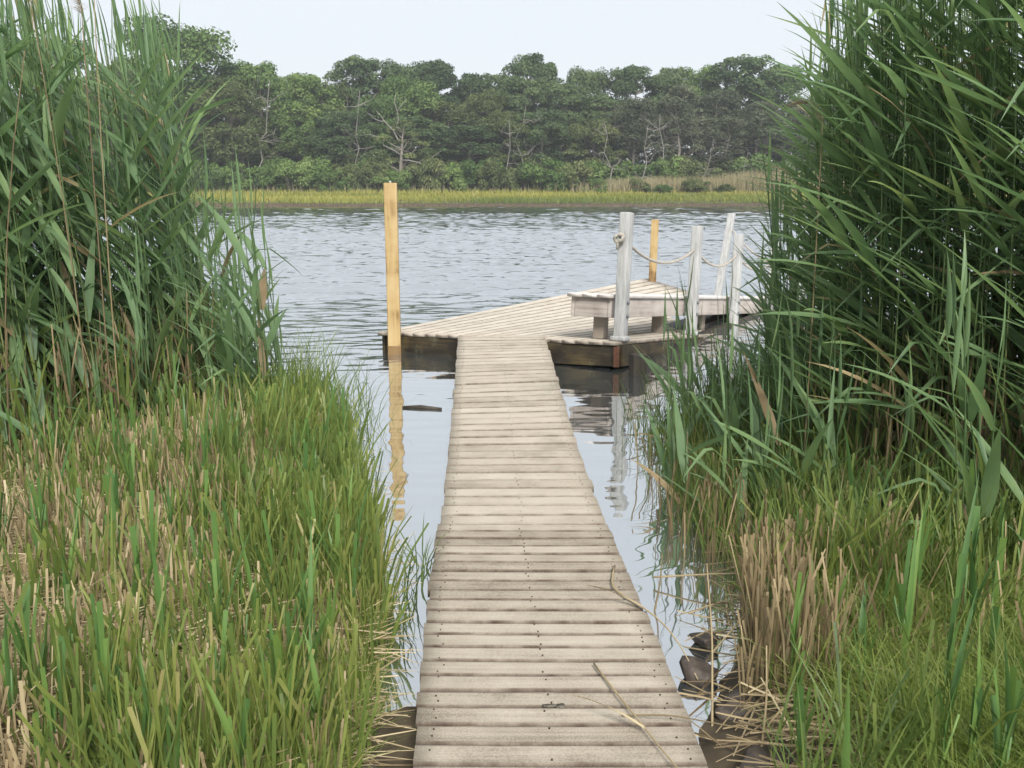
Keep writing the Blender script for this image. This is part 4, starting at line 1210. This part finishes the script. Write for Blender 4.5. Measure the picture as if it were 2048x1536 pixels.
stuff('right_bank_grass', [b1_], M['grass'], 'green grass and sedge covering the right bank')
f1_ = grass_arr(fastpts(1, 20000, ymax=3.8, off=0.18, dens=lambda x, y: np.clip((x - 0.85) * 3, 0.02, 1)), (0.12, 0.34), (0.002, 0.0042), rg, 0.62, lean=(0.4, 1.3), segs=4)
stuff('fine_grass', [f1_], M['fine_grass'], 'fine bright green grass tufts at the lower right')
f2_ = grass_arr(fastpts(-1, 5000, ymax=2.9, off=0.05, dens=lambda x, y: np.clip((x + 1.1) * 3, 0.02, 1)), (0.15, 0.34), (0.002, 0.0045), rg, 0.5, lean=(0.3, 1.1), segs=4)
stuff('fine_grass', [f2_], M['fine_grass'], 'fine yellow-green grass on the left bank beside the boardwalk')
def deep_fill(side, n):
    x = r5.uniform(1.5, 4.4, n) * side if side > 0 else -r5.uniform(1.7, 5.2, n)
    fr_ = right_front(x) if side > 0 else left_front(x)
    y = fr_ + r5.uniform(-0.15, 2.6, n)
    ok = (x > 0.315 * y) if side > 0 else ((x < -0.31 * y) & (x < left_x(y) + 0.2))
    return np.stack([x[ok], y[ok]], -1)
for sd_, nm_, lb_ in ((-1, 'left_stand_undergrowth', 'low leaves and grass filling the foot of the left reed stand'), (1, 'right_stand_undergrowth', 'low leaves and grass filling the foot of the right reed stand')):
    stuff(nm_, [grass_arr(deep_fill(sd_, 2600), (0.4, 1.05), (0.012, 0.030), rg, 0.40, lean=(0.1, 0.5))], M['grass'], lb_)
    stuff(nm_.replace('undergrowth', 'dead_stems'), [grass_arr(deep_fill(sd_, 2600), (0.35, 1.0), (0.006, 0.010), rg, 0.25, lean=(0.0, 0.2), cut=0.7)], M['straw'], lb_.replace('low leaves and grass', 'brown dead stems'))
def clump_pts(cx, cy_, rx, ry, n):
    return np.stack([r5.normal(cx, rx, n), r5.normal(cy_, ry, n)], -1)
wc = [grass_arr(clump_pts(*c), hh, (0.004, 0.008), rg, tn, lean=(0.05, 0.5), cut=0.1, zmin=-0.04) for c, hh, tn in [
    ((1.03, 6.45, 0.10, 0.22, 150), (0.15, 0.5), 0.25), ((1.25, 5.75, 0.16, 0.35, 800), (0.2, 0.6), 0.42), ((1.12, 5.0, 0.12, 0.25, 800), (0.2, 0.5), 0.45), ((1.02, 4.4, 0.07, 0.2, 350), (0.15, 0.45), 0.45),
    ((1.62, 6.4, 0.18, 0.4, 700), (0.25, 0.7), 0.40), ((1.42, 4.85, 0.12, 0.25, 500), (0.2, 0.5), 0.45), ((1.9, 7.0, 0.2, 0.3, 500), (0.3, 0.7), 0.38)]]
stuff('water_grass', wc, M['grass'], 'grass clumps growing out of the water right of the boardwalk')
wc = [grass_arr(clump_pts(*c), hh, (0.005, 0.009), rg, tn, lean=(0.2, 0.8), zmin=-0.04) for c, hh, tn in [((-0.41, 3.95, 0.018, 0.14, 26), (0.15, 0.34), 0.3), ((-0.45, 3.55, 0.03, 0.1, 30), (0.12, 0.3), 0.4), ((-1.3, 6.6, 0.16, 0.35, 260), (0.25, 0.6), 0.45), ((-1.72, 7.3, 0.16, 0.3, 260), (0.3, 0.8), 0.40)]]
stuff('water_grass', wc, M['grass'], 'sparse grass growing out of the water left of the boardwalk')
# standing straw stubble and lying thatch
def stubble(pts, h, r_):
    return grass_arr(pts, h, (0.005, 0.010), r_, 0.42, lean=(0.0, 0.25), cut=0.9, segs=2)
def thatch(pts, r_, ln=(0.12, 0.6)):
    p = np.array(pts); n = len(p)
    L_ = r_.uniform(ln[0], ln[1], n); az_ = r_.normal(0.15, 0.8, n); pit = r_.normal(0.02, 0.16, n)
    z = np.maximum(bank_z(p[:, 0], p[:, 1]), 0.0) + r_.uniform(0.005, 0.09, n)
    s = np.linspace(-0.5, 0.5, 4)
    c = np.stack([p[:, 0][:, None] + np.cos(az_)[:, None] * s * L_[:, None], p[:, 1][:, None] + np.sin(az_)[:, None] * s * L_[:, None], z[:, None] + pit[:, None] * s * L_[:, None] + (0.04 * r_.normal(size=n))[:, None] * (0.25 - s ** 2)], -1)
    w = r_.uniform(0.0025, 0.0075, n)[:, None] * np.array([0.7, 1, 0.9, 0.35])
    sd = np.stack([-np.sin(az_) * 0.75, np.cos(az_) * 0.75, np.full(n, 0.66)], -1)
    V = np.stack([c - 0.5 * w[..., None] * sd[:, None], c + 0.5 * w[..., None] * sd[:, None]], 2).reshape(-1, 3)
    o = (np.arange(n) * 8)[:, None] + (np.arange(3) * 2)[None]
    F = np.stack([o, o + 1, o + 3, o + 2], -1).reshape(-1, 4)
    return V, F, np.repeat(np.clip(r_.normal(0.46, 0.26, n), 0, 1), 8)
stuff('left_straw', [stubble(fastpts(-1, 8200, dens=lambda x, y: 1.05 - 0.8 * patchy(x, y)), (0.08, 0.30), rg), thatch(fastpts(-1, 12000, off=0.10, dens=lambda x, y: 1.1 - 0.7 * patchy(x, y)), rg, (0.15, 0.75)), stubble(fastpts(-1, 900, ymin=3.8, off=0.5), (0.15, 0.42), rg)], M['straw'], 'dry straw stubble and thatch on the left bank')
edge_r = lambda x, y: np.clip(1.3 - (x - right_x(y)) / 0.5, 0.08, 1)
stuff('right_straw', [stubble(clump_pts(1.0, 4.4, 0.12, 0.3, 160), (0.15, 0.45), rg), stubble(clump_pts(1.15, 5.2, 0.15, 0.3, 160), (0.15, 0.45), rg), stubble(fastpts(1, 1100, ymin=2.8, dens=lambda x, y: edge_r(x, y) * smoothstep(0.45, 0.62, vnoise(x * 5, y * 5))), (0.14, 0.42), rg), thatch(fastpts(1, 1100, off=0.03, dens=edge_r), rg, (0.08, 0.4)), thatch(fastpts(1, 160, off=-0.16, ymin=2.6, ymax=4.4, dens=edge_r), rg, (0.1, 0.35)), stubble(fastpts(1, 700, ymin=3.2), (0.15, 0.42), rg)], M['straw'], 'dry straw stubble and thatch on the right bank')

# ------------------------------------------------------------------ single things: dry reeds with plumes, fallen stalks, stones, drift
def dry_reed(x, y, H, bx_, plume, label, seed, droop=1.0):
    r_ = np.random.default_rng(seed)
    z = max(float(bank_z(x, y)), -0.1) - 0.02
    sl_ = stem_line(H, bx_, r_.normal(0, .05))
    V, F = tube(sl_, np.linspace(0.0045, 0.002, STEM_N), 6)
    root = link('dry_reed', make_mesh('dry_reed', V, F, M['straw'], smooth=True, tint=np.full(len(V), .2)), None, (x, y, z), label, 'dry reed', 'last year\'s dry reeds')
    if plume:
        n = 260
        f_ = r_.random(n); top = sl_[-1]
        ln = 0.26
        base = top + np.stack([-0.5 * droop * ln * f_ ** 1.6, 0 * f_, ln * f_ * (1 - 0.55 * droop * f_) - 0.04], -1)
        hh = r_.uniform(0.03, 0.09, n) * (1.15 - 0.7 * f_)
        az_ = r_.normal(PI, 1.1, n)
        V, F, t = blades(base, hh * 0.6, np.full(n, 0.0035), az_, hh, r_.uniform(0, 2 * PI, n), 3, tint=r_.uniform(0.1, 0.9, n), curl=1.2)
        link('plume', make_mesh('plume', V, F, M['plume'], tint=t), root)
    return root
dry_reed(-2.28, 5.0, 2.52, -0.12, True, 'dry reed with a fluffy tan plume standing out of the left stand', 1, 0.9)
dry_reed(-2.12, 4.9, 2.42, 0.02, True, 'dry reed with a thin drooping plume right of the fluffy one', 2, 0.5)
dry_reed(-2.25, 5.3, 2.78, 0.02, True, 'tallest dry reed of the left stand, its plume cut by the top of the picture', 3, 0.2)
dry_reed(-2.6, 4.75, 2.2, 0.30, False, 'thick leaning dry reed stem at the far left of the left stand', 5)
dry_reed(1.50, 4.70, 2.02, 0.0, True, 'dry reed with a ragged drooping plume at the left edge of the right stand', 6, 1.3)
dry_reed(1.86, 5.6, 1.75, 0.02, False, 'thin dry reed standing in front of the bench end', 7)

def stalk(pts, rad, name, label, tint, group=None, leafy=False):
    pts = np.asarray(pts, float)
    s0 = np.linspace(0, 1, len(pts)); s1 = np.linspace(0, 1, 12)
    P = np.stack([np.interp(s1, s0, pts[:, i]) for i in range(3)], -1)
    P[1:-1] = (P[:-2] + 2 * P[1:-1] + P[2:]) / 4
    V, F = tube(P, np.linspace(rad, rad * 0.5, 12) * 0.68, 6)
    root = wobj(name, V, F, M['straw'], smooth=True, tint=np.full(len(V), tint), label=label, cat='dry stalk', group=group)
    if leafy:
        me = make_mesh('dry_leaf', *leaf_arrays(0.26, 0.022, 1.25, 1.7, twist=1.2), M['straw'], smooth=True, tint=np.full(24, tint + .15))
        o = link('dry_leaf', me, root, tuple(Vector(P[6]) - root.location)); o.rotation_euler = (0, 0, 2.6)
    return root
def bs(px, py, h=0.0):     # a spot on the boardwalk surface
    a_, c_ = bw(py, 0), bw(py, 1)
    return (px, py, a_[2] + 0.004 + h)
stalk([bs(0.275, 2.93, .008), bs(0.33, 2.72, .01), bs(0.38, 2.55, .012), bs(0.43, 2.37, .012), bs(0.50, 2.15, .02)], 0.0055, 'fallen_stalk', 'long dry reed stalk lying across the boardwalk at the lower right', 0.6, leafy=True)
stalk([bs(0.44, 3.83, .01), bs(0.40, 3.62, .008), bs(0.43, 3.52, .008), (0.53, 3.34, .13), (0.60, 3.18, .10), (0.64, 3.0, .04)], 0.007, 'fallen_stalk', 'bent dry stalk hooked over the right edge of the boardwalk', 0.7, leafy=True)
stalk([bs(0.33, 2.60, .006), bs(0.47, 2.58, .02), (0.62, 2.52, .16), (0.80, 2.44, .17)], 0.004, 'fallen_stalk', 'thin dry stalk reaching from the right bank onto the boardwalk', 0.35)
for i, (x0, y0, x1, y1, zz, tn, lb) in enumerate([
        (-2.2, 3.10, -1.35, 3.22, .13, .85, 'long pale dry stalk lying across the mown grass at the far left'), (-0.98, 2.95, -0.42, 3.02, .20, .85, 'long pale stalk lying level over the left bank towards the boardwalk'),
        (-1.30, 2.66, -0.52, 3.02, .18, .8, 'long pale stalk slanting up to the right over the left bank'), (-1.6, 2.50, -0.95, 2.62, .14, .9, 'broad pale dry stalk near the bottom of the left bank'),
        (-1.75, 3.5, -1.1, 3.55, .15, .75, 'dry stalk lying across the middle of the left bank'), (-0.92, 3.75, -1.55, 3.95, .18, .7, 'dry stalk lying at the upper part of the left bank'),
        (-2.1, 4.3, -1.5, 4.42, .16, .75, 'dry stalk lying near the foot of the left reeds'), (-0.95, 2.28, -1.3, 2.36, .16, .9, 'short pale stalk at the bottom of the left bank'),
        (-0.58, 2.62, -0.38, 2.48, .12, .65, 'short dry stalk hanging down to the left edge of the boardwalk')]):
    stalk([(x0, y0, zz + .02), ((x0 + x1) / 2, (y0 + y1) / 2, zz + .05), (x1, y1, zz)], 0.006, 'fallen_stalk', lb, tn, 'fallen dry stalks', leafy=i % 2 == 0)
for i, (x0, y0, x1, y1, z0, z1, tn, lb) in enumerate([
        (0.70, 3.5, 0.95, 3.62, .05, .06, .85, 'pale broad dry stalk floating at the edge of the right bank'), (0.62, 3.9, 1.2, 3.75, .03, .10, .6, 'dry stalk reaching from the water into the right stubble'),
        (0.72, 3.15, 1.1, 3.5, .06, .28, .7, 'slanting dry stalk rising from the stones on the right'), (0.64, 2.75, 0.73, 3.35, .0, .32, .5, 'upright greenish brown stalk beside the right edge of the boardwalk'),
        (0.74, 2.55, 0.76, 2.62, .0, .36, .55, 'upright broken tan stalk at the lower right bank'), (0.83, 2.9, 0.66, 2.55, .05, .04, .8, 'grey stick lying over the stones on the right'),
        (0.58, 3.62, 0.62, 3.70, -.02, .22, .3, 'dark broken stalk standing in the water right of the boardwalk')]):
    stalk([(x0, y0, z0), ((x0 + x1) / 2 + .01, (y0 + y1) / 2, (z0 + z1) / 2 + .015), (x1, y1, z1)], 0.0065, 'dry_stalk', lb, tn, 'dry stalks on the right bank')

def stone(x, y, z, sx, sy, sz, seed, label):
    r_ = np.random.default_rng(seed)
    bm = bmesh.new()
    bmesh.ops.create_icosphere(bm, subdivisions=3, radius=1.15)
    nrm = r_.normal(size=(9, 3)); nrm /= np.linalg.norm(nrm, axis=1)[:, None]; dd = r_.uniform(0.38, 0.8, 9)
    V = np.array([v.co[:] for v in bm.verts]); F = [tuple(v.index for v in f.verts) for f in bm.faces]; bm.free()
    for n_, d_ in zip(nrm, dd):
        ex = np.maximum(V @ n_ - d_, 0); V -= ex[:, None] * n_
    V += 0.10 * np.stack([vnoise(V[:, 1] * 4 + seed, V[:, 2] * 4), vnoise(V[:, 0] * 4, V[:, 2] * 4 + seed), vnoise(V[:, 0] * 4 + seed, V[:, 1] * 4)], -1)
    V = V * np.array([sx, sy, sz]); a_ = r_.uniform(-.6, .6)
    V = np.stack([V[:, 0] * math.cos(a_) - V[:, 1] * math.sin(a_), V[:, 0] * math.sin(a_) + V[:, 1] * math.cos(a_), V[:, 2]], -1)
    wobj('stone', V + np.array([x, y, z]), F, M['stone'], label=label, cat='stone', group='stones beside the boardwalk')
stone(0.655, 3.10, 0.02, .095, .08, .055, 1, 'flat brown stone in the shallows right of the boardwalk')
stone(0.735, 2.86, 0.03, .085, .11, .05, 2, 'tilted brown stone below the flat one on the right')
stone(0.73, 3.32, 0.01, .07, .06, .04, 3, 'small dark stone behind the flat brown stone')
stone(0.74, 2.50, 0.03, .10, .09, .06, 4, 'pale rounded stone half under grass at the lower right')
stone(-0.46, 2.42, 0.02, .09, .07, .05, 5, 'dark stone in the mud at the lower left beside the boardwalk')
# driftwood stick afloat and a knot in the third plank
V, F = tube([(-0.86, 7.28, 0.006), (-0.72, 7.27, 0.012), (-0.55, 7.22, 0.007)], [0.012, 0.016, 0.010], 7)
wobj('floating_stick', V, F, M['dark_wood'], smooth=True, label='dark stick floating on the calm water left of the gangway', cat='stick')
V, F = tube([(-0.97, 5.28, 0.004), (-0.93, 5.27, 0.008), (-0.89, 5.27, 0.005)], [0.008, 0.010, 0.007], 6)
wobj('floating_stick', V, F, M['dark_wood'], smooth=True, label='short dark chip floating at the edge of the left grass', cat='stick')

# ------------------------------------------------------------------ humid air over the river
hm = bpy.data.materials.new('humid air'); hm.use_nodes = True
hn, hl = hm.node_tree.nodes, hm.node_tree.links
hn.remove(hn['Principled BSDF'])
pv = hn.new('ShaderNodeVolumePrincipled')
pv.inputs['Color'].default_value = (0.90, 0.95, 1.0, 1)
pv.inputs['Density'].default_value = 0.0007
pv.inputs['Anisotropy'].default_value = 0.0
hl.new(pv.outputs[0], hn['Material Output'].inputs['Volume'])
V, F = bbox_mesh([(-190, -24, -2), (190, -24, -2), (190, 720, -2), (-190, 720, -2), (-190, -24, 26), (190, -24, 26), (190, 720, 26), (-190, 720, 26)], 0)
wobj('haze', V, F, hm, origin=(0, 0, 0), kind='stuff', label='thin humid haze over the river and the far wood')
# weathered knot and scar in one near plank
def knot_patch(cx, cy_, rx, ry, seed):
    r_ = np.random.default_rng(seed)
    a_ = np.linspace(0, 2 * PI, 14, endpoint=False)
    rr = r_.uniform(0.75, 1.15, 14)
    zz = bw(cy_, 0)[2] + 0.0016
    top = np.stack([cx + rx * rr * np.cos(a_), cy_ + ry * rr * np.sin(a_), np.full(14, zz + 0.001)], -1)
    bot = top + np.array([0, 0, -0.006])
    V = np.concatenate([top, bot])
    F = [tuple(range(14))] + [(i, i + 14, (i + 1) % 14 + 14, (i + 1) % 14) for i in range(14)]
    return V, F
knot_m = plain_mat('grey knot wood', (0.05, 0.045, 0.035), (0.15, 0.135, 0.11), scale=70, rough=0.95)
V, F = knot_patch(0.150, 2.672, 0.017, 0.014, 3)
wobj('knot', V, F, knot_m, walk)
V, F = knot_patch(0.115, 2.676, 0.022, 0.006, 4)
wobj('knot', V, F, knot_m, walk)
